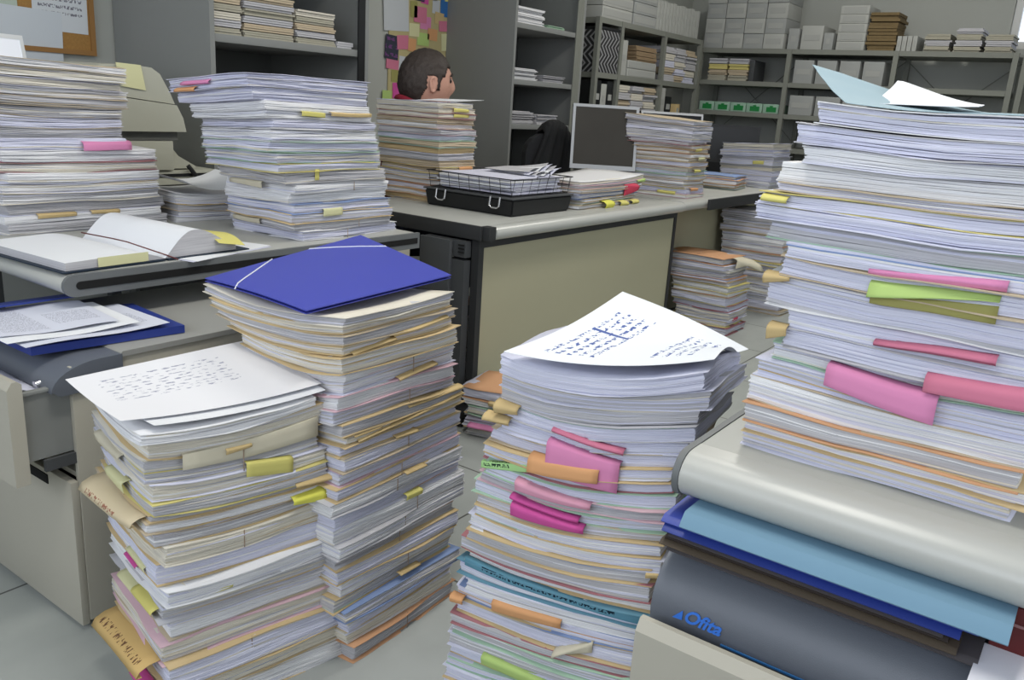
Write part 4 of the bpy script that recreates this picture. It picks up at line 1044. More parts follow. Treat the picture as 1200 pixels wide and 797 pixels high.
# ------------------------------------------------------------------ screens, chairs
def monitor(name, label, cx, cy, z0, w, h, yaw, mframe, mscreen, zdesk=DZ, tilt=8):
    t = empty(name, (cx, cy, zdesk), label, 'monitor', rz=yaw)
    def L(bm): return bm
    T0 = Matrix.Rotation(R(-tilt), 4, 'X'); off = Matrix.Translation((0, 0, z0-zdesk))
    def part(nm, bm, m, tr=True):
        if tr: bmesh.ops.transform(bm, matrix=off @ T0, verts=bm.verts)
        bmesh.ops.recalc_face_normals(bm, faces=bm.faces)
        me = bpy.data.meshes.new(nm); bm.to_mesh(me); bm.free(); me.materials.append(m)
        o = bpy.data.objects.new(nm, me); COL.objects.link(o); o.parent = t; return o
    b = .014
    bm = NB(); box(bm, -w/2, w/2, -.004, .03, 0, h, .004); box(bm, -w/2+.05, w/2-.05, .03, .055, .06, h-.06, .008); part('back_shell', bm, M_black)
    bm = NB()
    box(bm, -w/2, -w/2+b, -.009, -.0045, 0, h); box(bm, w/2-b, w/2, -.009, -.0045, 0, h); box(bm, -w/2+b, w/2-b, -.009, -.0045, 0, b+.008); box(bm, -w/2+b, w/2-b, -.009, -.0045, h-b, h)
    part('bezel', bm, mframe)
    bm = NB(); box(bm, -w/2+b, w/2-b, -.0065, -.0045, b+.008, h-b); part('screen', bm, mscreen)
    bm = NB(); box(bm, -.025, .025, .035, .065, 0.006, z0-zdesk+h*.4, .004); part('stand', bm, M_black, False)
    bm = NB(); box(bm, -.12, .12, -.06, .12, 0, .012, .004); part('base', bm, M_black, False)
    return t
M_scr = mat('screen_dark', (58, 55, 50), .5, spec=.25, var=.25, vscale=5)
M_silver = mat('silver_bezel', (170, 172, 175), .35, metal=.3)
monitor('computer_monitor', 'dark switched-off monitor with silver edge on the middle desk', 3.74, 2.16, .775, .33, .315, R(-52), M_silver, M_scr)
monitor('computer_monitor', 'wide pale-framed monitor partly hidden behind the stack with buff files', 4.95, 2.38, .80, .46, .275, R(-30), mat('white_bezel', (190, 192, 195), .4), mat('screen_black', (38, 40, 44), .3), tilt=5)
monitor('computer_monitor', 'black monitor back beside the far desk stack', 5.36, 2.16, .78, .36, .24, R(-65), M_black, mat('screen_blk', (20, 20, 22), .3), tilt=3)
monitor('computer_monitor', 'bright white-framed monitor corner at the far left edge', 1.235, 2.95, .86, .40, .325, R(20), mat('white_frame', (238, 240, 242), .4), mat('screen_pale', (205, 208, 215), .3, emit=.6))

def office_chair(label, x, y, yaw, zb0, zb1, w=.40, jacket=False, seat=.44):
    t = empty('office_chair', (x, y, 0), label, 'chair', rz=yaw)
    def P(nm, bm, m):
        bmesh.ops.recalc_face_normals(bm, faces=bm.faces)
        me = bpy.data.meshes.new(nm); bm.to_mesh(me); bm.free(); me.materials.append(m)
        o = bpy.data.objects.new(nm, me); COL.objects.link(o); o.parent = t; return o
    M_up = mat('chair_fabric', (34, 35, 38), .9, bump=.3, bscale=300)
    bm = NB(); box(bm, -.18, .18, -.19, .19, seat-.05, seat, .02); P('seat', bm, M_up)
    # backrest: narrower at the foot, rounded at the top
    pts = [(-w*.36, zb0), (w*.36, zb0), (w*.5, zb0+.12)] + [(w*.5*math.cos(a), zb1-.10+.10*math.sin(a)) for a in [PI*i/8 for i in range(0, 9)]] + [(-w*.5, zb0+.12)]
    bm = NB(); prism(bm, pts, 'y', .20, .25); P('backrest', bm, M_up)
    bm = NB(); box(bm, -.03, .03, .251, .275, seat-.02, zb0+.2, .004); box(bm, -.03, .03, .0, .275, seat-.075, seat-.051, .004); P('back_support', bm, M_black)
    bm = NB(); tube(bm, [(0, 0, .09), (0, 0, seat-.076)], .028, 12); P('column', bm, M_black)
    for k in range(5):
        a = 2*PI*k/5
        bm = NB(); tube(bm, [(0, 0, .085), (.19*math.cos(a), .19*math.sin(a), .062)], [.024, .014], 8); P('leg', bm, M_black)
        bm = NB(); tube(bm, [(.19*math.cos(a)-.012, .19*math.sin(a), .026), (.19*math.cos(a)+.012, .19*math.sin(a), .026)], .026, 12); P('castor', bm, M_black)
    return t
office_chair('black office chair behind the middle desk, under a dark jacket', 3.85, 2.70, R(150), .55, .93, .25)
office_chair('black rounded chair back between the screens and far desk stack', 5.62, 2.35, R(-60), .60, .99, .42)
# jacket hung over the chair
rndj = random.Random(5)
bm = NB(); nj = 22
prof = []
for i in range(nj+1):
    f = i/nj
    if f < .42: prof.append((-.055, .60+.36*(f/.42)))
    elif f < .58:
        a = PI*(f-.42)/.16; prof.append((-.0*1-.055*math.cos(a), .96+.035*math.sin(a)))
    else: prof.append((.055, .96-.36*((f-.58)/.42)))
cu = math.cos(R(150)); su = math.sin(R(150)); rows = []
for k in (0, 1):
    g = []
    for i, (yy, zz) in enumerate(prof):
        row = []
        for j in range(nj+1):
            u = -1+2*j/nj
            wv = .15*(1-.55*max(0, (zz-.62)/.38))
            fold = .012*math.sin(u*11+zz*6)*(1-max(0, (zz-.8)/.2)) + .006*math.sin(u*23)
            lx = u*wv - .16*(zz-.75); ly = .225+yy*(1+k*.0)+(fold+.006*k)*(1 if yy > 0 else -1); lz = zz-.05*abs(u)**3+.006*k*(1 if abs(yy) < .05 else 0)
            row.append(bm.verts.new((3.85+lx*cu-ly*su, 2.70+lx*su+ly*cu, lz)))
        g.append(row)
    rows.append(g)
for k in (0, 1):
    for i in range(nj):
        for j in range(nj): bm.faces.new((rows[k][i][j], rows[k][i+1][j], rows[k][i+1][j+1], rows[k][i][j+1]))
for i in range(nj):
    for j in (0, nj): bm.faces.new((rows[0][i][j], rows[0][i+1][j], rows[1][i+1][j], rows[1][i][j]))
for j in range(nj):
    for i in (0, nj): bm.faces.new((rows[0][i][j], rows[0][i][j+1], rows[1][i][j+1], rows[1][i][j]))
o = obj('jacket', bm, mat('jacket_black', (28, 29, 31), .9, bump=.4, bscale=90), smooth=True); tag(o, 'dark jacket draped over a chair before the open grey cabinet', 'jacket')

# ------------------------------------------------------------------ cabinets against the left wall
def bundle(name, label, cat, group, x0, x1, y0, y1, z0, z1, m, seed=0, layers=3, jit=.006, parts=False):
    rnd = random.Random(seed*7+3); bm = NB(); t = (z1-z0)/layers
    for k in range(layers):
        a, b, c, d = [rnd.uniform(-jit, jit) for _ in range(4)]
        box(bm, x0+a, x1+b, y0+c, y1+d, z0+k*t, z0+(k+1)*t-.0012)
    o = obj(name, bm, m); return tag(o, label, cat, group)
def cabinet(label, x0, x1, y0, y1, z1, shelves, shutter=None):
    t = empty('storage_cabinet', ((x0+x1)/2, (y0+y1)/2, 0), label, 'cabinet')
    bm = NB(); box(bm, x0, x0+.02, y0, y1, 0, z1); obj('side_panel', bm, M_cab, t)
    bm = NB(); box(bm, x1-.02, x1, y0, y1, 0, z1); obj('side_panel', bm, M_cab, t)
    bm = NB(); box(bm, x0+.0205, x1-.0205, y0, y1, z1-.02, z1); obj('top_panel', bm, M_cab, t)
    bm = NB(); box(bm, x0+.0205, x1-.0205, y1-.01, y1, .06, z1-.0205); obj('back_panel', bm, M_cabin, t)
    bm = NB(); box(bm, x0+.0205, x1-.0205, y0+.01, y1-.011, 0, .06); obj('plinth', bm, M_cab, t)
    for z in shelves:
        bm = NB(); box(bm, x0+.0205, x1-.0205, y0+.006, y1-.0105, z-.028, z, .002); obj('shelf', bm, M_cab, t)
    if shutter:
        bm = NB()
        for k in range(4): box(bm, x1-.02-.018*(k+1), x1-.0215-.018*k, y0-.001, y0+.005, .06, z1-.021)
        obj('rolling_shutter', bm, M_shelf, t)
    else:
        bm = NB(); box(bm, x1-.06, x1-.021, y0-.001, y0+.005, .06, z1-.021); obj('rolling_shutter', bm, M_black, t)['label'] = 'black shutter edge'
    return t
cabinet('open grey cabinet behind the left desk with paper piles on a shelf', 1.92, 2.70, 2.76, 3.39, 2.0, [.45, .86, 1.245, 1.62])
for p, (xa, xb, n, hh) in enumerate(((1.955, 2.075, 6, .027), (2.09, 2.32, 6, .026), (2.335, 2.535, 5, .026))):
    for k in range(n):
        z = 1.246+k*hh
        bundle('paper_bundle', 'pale paper bundle on the left cabinet shelf, %s pile, %s' % (['left', 'middle', 'right'][p], 'topmost' if k == n-1 else ORD[n-1-k]+' from top'), 'paper', 'bundles on the left cabinet shelf',
               xa, xb, 2.79, 3.03, z, z+hh-.002, LAYER[[AGED, GREY, WARM, GREY][(k*3+p) % 4]] if k % 3 else M_oldp, seed=p*10+k, layers=3, jit=.005)
bundle('paper_bundle', 'flat grey bundle alone at the right end of the left cabinet shelf', 'paper', 'bundles on the left cabinet shelf', 2.545, 2.63, 2.79, 3.0, 1.2455, 1.272, LAYER[GREY], 77)
for k in range(3):
    bundle('paper_bundle', 'grey bundle deep on the lower shelf of left cabinet, %s' % ['lowest', 'middle', 'topmost'][k], 'paper', 'dark bundles in the left cabinet', 2.1, 2.33, 2.95, 3.2, .861+k*.03, .889+k*.03, LAYER[GREY], 200+k)
cabinet('tall open grey cabinet behind the black document case', 3.94, 4.66, 2.90, 3.39, 2.0, [.45, .955, 1.20, 1.50], shutter=True)
cab_items = [(1.50, 3.98, 4.25, 3, .03, WHITE), (1.50, 4.30, 4.48, 1, .02, GREEN), (1.20, 3.99, 4.22, 3, .022, WHITE), (1.20, 4.28, 4.5, 2, .02, GREY), (.955, 3.98, 4.2, 3, .025, GREY), (.955, 4.24, 4.46, 2, .03, GREY)]
for q, (z, xa, xb, n, hh, cl) in enumerate(cab_items):
    for k in range(n):
        side = 'left' if q % 2 == 0 else 'right'
        bundle('paper_bundle', 'papers on the %s shelf of the tall open cabinet, %s pile, %s' % (['upper', 'middle', 'lower'][q//2], side, 'topmost' if k == n-1 else ORD[n-1-k]+' from top'), 'paper', 'papers in the tall open cabinet',
               xa, xb, 2.93, 3.15, z+.0005+k*hh, z+k*hh+hh-.002, LAYER[cl], seed=300+q*10+k, layers=4, jit=.012)

# ------------------------------------------------------------------ things pinned on the left wall
WY = 3.3985
def pin(name, label, cat, group, xa, za, w, h, m, ang=0, layer=0, th=.0008):
    c, s_ = math.cos(R(ang)), math.sin(R(ang)); y = WY-.0009*layer
    P = [(xa+px*c-pz*s_, y, za+px*s_+pz*c) for px, pz in ((0, 0), (w, 0), (w, h), (0, h))]
    bm = NB(); uvl = bm.loops.layers.uv.new('UVMap')
    A = [bm.verts.new(p) for p in P]; B = [bm.verts.new((p[0], p[1]-th, p[2])) for p in P]
    f = bm.faces.new(B); 
    for l, uvv in zip(f.loops, ((0,0),(1,0),(1,1),(0,1))): l[uvl].uv = uvv
    bm.faces.new(A[::-1])
    for i in range(4): bm.faces.new((A[i], A[(i+1) % 4], B[(i+1) % 4], B[i]))
    o = obj(name, bm, m); return tag(o, label, cat, group)
t = empty('cork_board', (1.62, 3.385, 1.13), 'tilted cork board with a printed notice, on the wall at far left', 'board')
xf_ = Matrix.Translation((1.835, 0, 1.145)) @ Matrix.Rotation(R(-0), 4, 'Y')
M_cf = mat('cork_frame', (150, 110, 62), .7, var=.1)
bm = NB(); box(bm, -.40, 0, 3.384, 3.398, 0, .62); obj('panel', bm, M_cork, t, xf=xf_)
bm = NB(); box(bm, -.40, 0, 3.374, 3.3835, -.0, .018); box(bm, -.018, 0, 3.374, 3.3835, .018, .62); box(bm, -.40, -.382, 3.374, 3.3835, .018, .62); obj('frame', bm, M_cf, t, xf=xf_)
M_notice = written_mat('notice', (206, 210, 214), (120, 120, 130), rows=12, cols=30, dens=.5, blocks=[(.1, .9, .2, .9)])
def pinc(*a, **k):
    o = pin(*a, **k); return o
WY = 3.3825
pin('notice_sheet', 'printed notice pinned in the middle of the cork board', 'sheet', None, 1.605, 1.225, .205, .30, M_notice, -1)
pin('notice_sheet', 'white sheet overlapping the lower left of the cork board', 'sheet', None, 1.44, 1.10, .265, .20, mat('sheet_pale', (200, 206, 212), .8), -2, 2)
pin('notice_sheet', 'pale green sheet pinned at the left edge of the cork board', 'sheet', None, 1.44, 1.285, .115, .24, mat('sheet_palegreen', (178, 190, 178), .8), 0, 1)
WY = 3.3985
def wl(px, py): return 3.382+(px-440)*.0069, 1.115+(100-py)*.0052
M_post = written_mat('photo_dark', (60, 62, 74), (110, 70, 120), rows=3, cols=4, dens=.5, blocks=[(0, 1, .1, .9)])
M_noticeb = mat('wall_board', (186, 174, 128), .8, var=.05)
o = pin('notice_board', 'wide buff notice board on the wall behind the seated man', 'board', None, 3.47, 1.02, .56, .75, M_noticeb, 0, 0, th=.006)
WY = 3.3918
wn = [(447, 45, 28, 50, 'white', 'tall white printed sheet at the left of the notice board'), (448, 72, 15, 24, 'photo', 'dark photo print under the white sheet on notice board'),
      (462, 62, 13, 14, 'rose', 'rose sticky note right of the dark photo'), (474, 62, 9, 13, 'orange', 'orange sticky note right of the rose one'),
      (450, 82, 14, 10, 'rose', 'rose note below the dark photo'), (456, 95, 11, 12, 'olive', 'olive note below the rose note by the photo'),
      (458, 112, 13, 16, 'magenta', 'magenta note low on the board beside the man'), (446, 116, 10, 12, 'green', 'green note at the bottom left of the board'),
      (464, 90, 10, 22, 'white', 'narrow white slip behind the head of the man'), (485, 55, 14, 13, 'green', 'green note just above the head of the man'),
      (475, 47, 12, 13, 'pale yellow', 'pale yellow note left of centre on the notice board'), (480, 32, 15, 16, 'rose', 'rose note high in the middle of the board'),
      (488, 38, 13, 13, 'pink', 'pink note overlapping the rose one in the middle of the board'), (497, 48, 12, 12, 'orange', 'orange note above and right of the head'),
      (505, 30, 11, 12, 'buff', 'buff note right of the pink note'), (511, 38, 10, 11, 'rose', 'rose note at the right of the board'),
      (502, 20, 9, 14, 'white', 'small white note beside the blue one'), (512, 22, 10, 20, 'blue', 'blue card at the upper right of the notice board'),
      (478, 10, 14, 12, 'photo', 'dark picture near the top of the notice board'), (476, 28, 8, 16, 'olive', 'olive strip near the top left of the colourful notes'),
      (496, 8, 12, 10, 'buff', 'buff note at the top middle of the board'), (488, 12, 9, 12, 'magenta', 'magenta note at the top of the board'),
      (515, 58, 10, 18, 'pale yellow', 'pale yellow slip right above the forehead'), (517, 6, 8, 10, 'yellow', 'yellow note at the top right of the board')]
for i, (px, py, w, h, c, lab) in enumerate(wn):
    x, z = wl(px, py)
    m = {'photo': M_post, 'blue': mat('card_blue', (52, 108, 170), .6), 'white': mat('sheet_shade', (196, 200, 204), .8)}.get(c) or TABC[c]
    pin('sticky_note' if c not in ('photo', 'white') else ('photo_print' if c == 'photo' else 'notice_sheet'), lab, 'note', 'notes on the wall board', x, z, w*.0069, h*.0052, m, random.Random(i).uniform(-5, 5), layer=i % 4)
t = empty('cable_conduit', (3.96, 3.38, 1.0), 'thin white cable conduit running down the notice board', 'conduit')
bm = NB(); box(bm, 3.955, 3.967, 3.34, 3.35, 1.0, 2.2); bm.free()
bm = NB(); box(bm, 4.028, 4.04, 3.383, 3.397, .9, 2.4, .003); obj('duct', bm, M_frame, t)
WY = 3.3985
for i, (z, c, lab) in enumerate(((1.62, 'white', 'white paper strip right of the tall cabinet'), (1.48, 'buff', 'buff note under the white strip right of the cabinet'), (1.36, 'yellow', 'yellow note in the column right of the cabinet'), (1.25, 'orange', 'orange note low in the column right of the cabinet'), (1.14, 'pale yellow', 'pale yellow note lowest in the column right of the cabinet'), (1.76, 'orange', 'orange note topmost in the column right of the cabinet'))):
    pin('sticky_note', lab, 'note', 'notes right of the tall cabinet', 5.42, z, .20, .11, TABC[c] if c != 'white' else mat('sheet_shade', (196, 200, 204), .8), 0)

# ------------------------------------------------------------------ storage shelving at the back
def shelving(label, axis, c0, c1, a, b, ups, levels, z1, up_t=.035):
    """axis 'x': shelves run along x between a and b, depth c0..c1 in y; axis 'y' the other way round"""
    mid = ((a+b)/2, (c0+c1)/2, 0) if axis == 'x' else ((c0+c1)/2, (a+b)/2, 0)
    t = empty('storage_shelving', mid, label, 'shelving')
    def B(bm, u0, u1, v0, v1, z0, z1_):
        if axis == 'x': box(bm, u0, u1, v0, v1, z0, z1_)
        else: box(bm, v0, v1, u0, u1, z0, z1_)
    for u in ups:
        for v in (c0, c1-.03):
            bm = NB(); B(bm, u-up_t/2, u+up_t/2, v, v+.03, 0, z1); obj('upright', bm, M_shelf, t)
    for z in levels:
        for u0, u1 in zip(ups, ups[1:]):
            bm = NB(); B(bm, min(u0, u1)+up_t/2+.001, max(u0, u1)-up_t/2-.001, c0+.002, c1-.002, z-.035, z); obj('shelf', bm, M_shelf, t)
    for u0, u1 in zip(ups, ups[1:]):
        bm = NB()
        def pt(u, z): return (u, c1-.04, z) if axis == 'x' else (c1-.04, u, z)
        tube(bm, [pt(u0, levels[-1]-.04), pt(u1, .9)], .004, 5); tube(bm, [pt(u1, levels[-1]-.04), pt(u0, .9)], .004, 5); obj('cross_brace', bm, M_shelf, t)
    return t
shelving('grey metal shelving along the back wall loaded with boxes', 'y', 6.70, 7.12, .80, 3.05, [.80, 1.55, 2.32, 3.05], [.30, .60, .86, 1.115, 1.35, 1.595], 1.595)
shelving('short grey shelving run at the right end by the window', 'y', 6.72, 7.12, -.6, .74, [-.6, .06, .74], [.3, .7, 1.115, 1.45], 1.65)
shelving('grey metal shelving on the left wall full of files', 'x', 2.98, 3.37, 4.98, 6.58, [4.98, 5.28, 5.93, 6.56], [.30, .70, 1.04, 1.30, 1.64], 1.64)
def carton(label, cat, group, x0, x1, y0, y1, z0, z1, m, name='archive_box', axis='x'):
    t = empty(name, ((x0+x1)/2, (y0+y1)/2, z0), label, cat, group)
    bm = NB(); box(bm, x0, x1, y0, y1, z0, z1, .002); obj('body', bm, m, t)
    bm = NB()
    if axis == 'x': box(bm, x0-.0022, x0-.0002, y0+.02, y1-.02, (z0+z1)/2-.02, (z0+z1)/2+.02)
    else: box(bm, x0+.02, x1-.02, y0-.0022, y0-.0002, (z0+z1)/2-.02, (z0+z1)/2+.02)
    obj('paper_label', bm, mat('label_pale', (166, 167, 163), .8), t)
    return t
rows_n = ['bottom', 'second', 'third', 'top']; cols_n = ['leftmost', 'second', 'third', 'rightmost']
for r_ in range(4):
    for c_ in range(4):
        y1 = 3.04-c_*.165; z0 = 1.597+r_*.112
        carton('grey archive box atop the back shelving, %s column, %s row' % (cols_n[c_], rows_n[r_]), 'box', 'archive boxes atop the back shelving', 6.72+.004*((r_+c_) % 3), 7.05, y1-.158, y1, z0, z0+.110, [M_box, M_box2][(r_*3+c_) % 2])
bm_items = [(2.28, 2.36, 1.597, .15, M_box, 'small grey box right of the archive box wall'), (2.10, 2.26, 1.597, .17, M_box2, 'pale box with dark mark, second right of the archive wall'), (2.02, 2.09, 1.597, .12, M_box, 'narrow grey box left of the tall box stack')]
for ya, yb, z, h, m, lab in bm_items: carton(lab, 'box', 'boxes atop the back shelving', 6.74, 7.04, ya, yb, z, z+h, m)
for k in range(5): carton('grey flat box in the five-high stack atop the shelving, %s' % ['lowest', 'second', 'middle', 'fourth', 'topmost'][k], 'box', 'five-high box stack', 6.73, 7.03, 1.79, 1.99, 1.597+k*.062, 1.597+k*.062+.060, M_box2)
M_kraft = mat('kraft', (120, 102, 70), .85, var=.2, vscale=30)
for k in range(4): bundle('kraft_bundle', 'brown wrapped bundle atop the shelving, %s of its stack' % ['lowest', 'second', 'third', 'topmost'][k], 'bundle', 'brown wrapped bundles', 6.75, 7.0, 1.58, 1.78, 1.596+k*.067, 1.596+k*.067+.062, M_kraft, 400+k, 3, .012)
for k in range(4): carton('slim grey binder upright on the shelving top, %s from left' % ORD[k], 'binder', 'slim binders atop the shelving', 6.76, 7.0, 1.545-k*.035, 1.575-k*.035, 1.5955, 1.70, M_box2, 'binder')
for p, (ya, yb, n) in enumerate(((1.22, 1.38, 3), (1.03, 1.19, 4), (.84, 1.0, 3))):
    for k in range(n): bundle('paper_bundle', 'grey bundle atop the shelving, %s of three piles, %s' % (['left', 'middle', 'right'][p], 'topmost' if k == n-1 else ORD[n-1-k]+' from top'), 'paper', 'grey bundles atop the shelving right end', 6.74, 7.0, ya, yb, 1.596+k*.04, 1.596+k*.04+.037, LAYER[GREY] if k % 2 else M_oldp, 420+p*10+k, 3, .008)
for p, (ya, yb) in enumerate(((2.83, 2.98), (2.65, 2.81))):
    for k in range(4): bundle('paper_bundle', 'bundle on the second back shelf, %s pile, %s' % (['left', 'right'][p], 'topmost' if k == 3 else ORD[3-k]+' from top'), 'paper', 'bundles on the second back shelf', 6.74, 6.98, ya, yb, 1.351+k*.043, 1.351+k*.043+.040, [M_oldp, LAYER[AGED], LAYER[YELL], LAYER[GREY]][k], 450+p*10+k, 3, .008)
carton('dark grey binder beside the bundles on the second back shelf', 'binder', None, 6.75, 6.98, 2.60, 2.64, 1.3505, 1.51, M_char, 'binder')
for k in range(4): carton('grey document box in the middle bay of back shelving, %s from left' % ORD[k], 'box', 'document boxes in the middle bay', 6.74, 7.0, 2.135-k*.17, 2.28-k*.17, 1.3505, 1.52, M_box, 'document_box')
for k in range(3): carton('grey document box on the lower middle shelf, %s from left' % ORD[k], 'box', 'document boxes on the lower middle shelf', 6.74, 7.0, 2.10-k*.2, 2.28-k*.2, 1.1155, 1.26, M_box, 'document_box')
M_green = mat('carton_green', (30, 126, 62), .6); M_gw = mat('carton_pale', (150, 182, 162), .6)
for k in range(5):
    y1 = 3.02-k*.135
    t = empty('paper_carton', (6.80, y1-.06, 1.1155), 'green and white paper carton on the lower back shelf, %s from left' % ORD[k], 'carton', 'green cartons on the back shelf')
    bm = NB(); box(bm, 6.73, 6.95, y1-.128, y1, 1.1155, 1.185, .002); obj('body', bm, M_gw, t)
    bm = NB(); box(bm, 6.7275, 6.7297, y1-.108, y1-.03, 1.125, 1.162); box(bm, 6.7275, 6.7297, y1-.08, y1-.055, 1.162, 1.172); obj('print_panel', bm, M_green, t)
for k in range(4): bundle('paper_bundle', 'bundle on the short shelving by the window, %s' % ['lowest', 'second', 'third', 'topmost'][k], 'paper', 'bundles by the window', 6.75, 7.0, .42, .70, 1.451+k*.036, 1.451+k*.036+.033, [M_oldp, LAYER[GREY]][k % 2], 480+k, 3, .008)
# left wall shelving contents
for k in range(14): carton('white binder upright atop the left-wall shelving, %s from left' % ORD[k], 'binder', 'white binders atop the left-wall shelving', 5.78+k*.052, 5.826+k*.052, 3.0, 3.28, 1.6405, 1.6405+.20+.004*(k % 3), M_box2, 'binder', 'y')
for k in range(3): carton('long pale box atop the near end of left-wall shelving, %s' % ['lowest', 'middle', 'topmost'][k], 'box', 'long boxes atop the left-wall shelving', 5.0, 5.40, 2.99, 3.3, 1.6405+k*.075, 1.6405+k*.075+.072, M_box2, 'archive_box', 'y')
for k in range(3): carton('pale box beside the upright binders on the left-wall shelving, %s' % ['lowest', 'middle', 'topmost'][k], 'box', 'boxes beside the binders', 5.42, 5.76, 2.99, 3.3, 1.6405+k*.075, 1.6405+k*.075+.072, M_box, 'archive_box', 'y')
def zigzag_mat():
    m = bpy.data.materials.new('zigzag'); m.use_nodes = True; nt = m.node_tree; b = nt.nodes['Principled BSDF']; b.inputs['Roughness'].default_value = .7
    tc = nt.nodes.new('ShaderNodeTexCoord'); sp = nt.nodes.new('ShaderNodeSeparateXYZ'); nt.links.new(tc.outputs['Object'], sp.inputs[0])
    def M(op, a, b_):
        x = nt.nodes.new('ShaderNodeMath'); x.operation = op
        for i, v in enumerate((a, b_)):
            if isinstance(v, (int, float)): x.inputs[i].default_value = v
            elif v is not None: nt.links.new(v, x.inputs[i])
        return x.outputs[0]
    tri = M('PINGPONG', sp.outputs[2], .055)
    s_ = M('FRACT', M('MULTIPLY', M('ADD', M('ADD', sp.outputs[0], sp.outputs[1]), tri), 24), None)
    f = M('GREATER_THAN', s_, .62)
    mx = nt.nodes.new('ShaderNodeMix'); mx.data_type = 'RGBA'; mx.inputs[6].default_value = lin((38, 38, 40)); mx.inputs[7].default_value = lin((150, 150, 152))
    nt.links.new(f, mx.inputs[0]); nt.links.new(mx.outputs[2], b.inputs['Base Color']); return m
t = empty('patterned_box', (5.13, 3.1, 1.3005), 'black box with pale zigzag stripes at near end of left-wall shelving', 'box')
bm = NB(); box(bm, 5.005, 5.25, 2.985, 3.25, 1.3005, 1.565, .003); obj('body', bm, zigzag_mat(), t)
bm = NB(); box(bm, 5.002, 5.253, 2.982, 3.253, 1.566, 1.585, .003); obj('lid', bm, M_black, t)
def lbl(a, k, n): return a % ('topmost' if k == n-1 else ORD[n-1-k]+' from top')
for k in range(2): carton(lbl('pale flat box under kraft files, left-wall shelving, %s', k, 2), 'box', 'flat boxes in the left-wall shelving', 5.42, 5.85, 3.0, 3.28, 1.3005+k*.055, 1.3005+k*.055+.052, M_box2, 'archive_box', 'y')
carton('pale upright binder left of the flat boxes on left-wall shelving', 'binder', None, 5.31, 5.40, 3.0, 3.28, 1.3005, 1.53, M_box2, 'binder', 'y')
for k in range(3): bundle('kraft_bundle', lbl('kraft file on the pale flat boxes, left-wall shelving, %s', k, 3), 'bundle', 'kraft files on flat boxes', 5.55, 5.86, 3.01, 3.27, 1.4115+k*.035, 1.4115+k*.035+.032, mat('kraft_light', (150, 128, 100), .85, var=.1), 500+k, 3, .008)
for p in range(3):
    for k in range(5): bundle('paper_bundle', lbl('mixed bundle in the far upper bay of left-wall shelving, %s pile, %%s' % ['left', 'middle', 'right'][p], k, 5), 'paper', 'mixed bundles in the far upper bay', 5.97+p*.19, 6.14+p*.19, 3.0, 3.25, 1.301+k*.05, 1.301+k*.05+.046, LAYER[[GREY, AGED, COOL, WARM, GREY][(k+p) % 5]], 520+p*10+k, 3, .012)
for p in range(3):
    for k in range(4): bundle('paper_bundle', lbl('grey bundle in the lower bay of left-wall shelving, %s pile, %%s' % ['left', 'middle', 'right'][p], k, 4), 'paper', 'grey bundles in the lower bay', 5.31+p*.2, 5.49+p*.2, 3.0, 3.25, 1.041+k*.05, 1.041+k*.05+.046, LAYER[[GREY, AGED, GREY, WARM][(k+p) % 4]], 560+p*10+k, 3, .012)
carton('white binder between dark ones in the near lower bay', 'binder', None, 5.09, 5.16, 3.0, 3.25, 1.0405, 1.23, M_box2, 'binder', 'y')
carton('black binder left of the white one in the near lower bay', 'binder', None, 5.0, 5.085, 3.0, 3.25, 1.0405, 1.25, M_black, 'binder', 'y')
carton('black binder right of the white one in the near lower bay', 'binder', None, 5.165, 5.25, 3.0, 3.25, 1.0405, 1.25, M_black, 'binder', 'y')
carton('white narrow binder in the far lower bay', 'binder', None, 5.97, 6.05, 3.0, 3.25, 1.0405, 1.25, M_box2, 'binder', 'y')
carton('black case beside the white narrow binder in the far lower bay', 'case', None, 6.06, 6.16, 3.0, 3.25, 1.0405, 1.19, M_black, 'case', 'y')
carton('small buff carton right of the black case in the far lower bay', 'carton', None, 6.25, 6.32, 3.0, 3.2, 1.0405, 1.14, TABC['buff'], 'carton', 'y')

# ------------------------------------------------------------------ the seated man
HX, HY, HZ = 2.935, 2.635, 1.132
fd = Vector((.90, -.44, 0)).normalized(); ld = Vector((-fd.y, fd.x, 0))
def W(f, l, z): return Vector((HX, HY, 0)) + fd*f + ld*l + Vector((0, 0, z))
M_skin = mat('skin', (196, 150, 132), .55, spec=.35, var=.05, vscale=30)
M_hair = mat('hair_dark', (58, 50, 46), .6, spec=.35, var=.5, vscale=160, bump=.6, bscale=220)
M_shirt = mat('shirt_red', (134, 28, 48), .85, var=.08, vscale=30)
M_trou = mat('trousers', (48, 52, 64), .9)
S = 1.2
def ss(a, b, x):
    t_ = max(0, min(1, (x-a)/(b-a))); return t_*t_*(3-2*t_)
def head_pt(n, grow=0.0):
    x, y, z = n
    px, py, pz = x*(.098+grow), y*(.076+grow), z*(.118+grow)
    if x < 0: px *= 1.06
    if z < 0:
        py *= 1-.30*ss(0, 1, -z)*(.4+.6*ss(-.6, .6, x)); 
        if x < 0: px *= 1-.35*ss(.2, 1, -z)
    g = lambda v, c, w: math.exp(-((v-c)/w)**2)
    if x > 0:
        f = ss(.2, .9, x)
        px += f*(.020*g(py, 0, .011)*g(pz, -.020, .022) + .012*g(py, 0, .010)*g(pz, .006, .022) - .009*(g(py, .031, .014)+g(py, -.031, .014))*g(pz, .012, .013)
                 + .005*g(pz, .034, .012)*g(py, 0, .05) + .007*g(py, 0, .022)*g(pz, -.060, .010) + .010*g(py, 0, .022)*g(pz, -.098, .016) - .004*g(pz, -.078, .008)*g(py, 0, .03))
        px += .004*ss(.5, 1, -z)
    return Vector((px, py, pz))
def HP(v): return W(v.x*S, v.y*S, HZ+v.z*S)
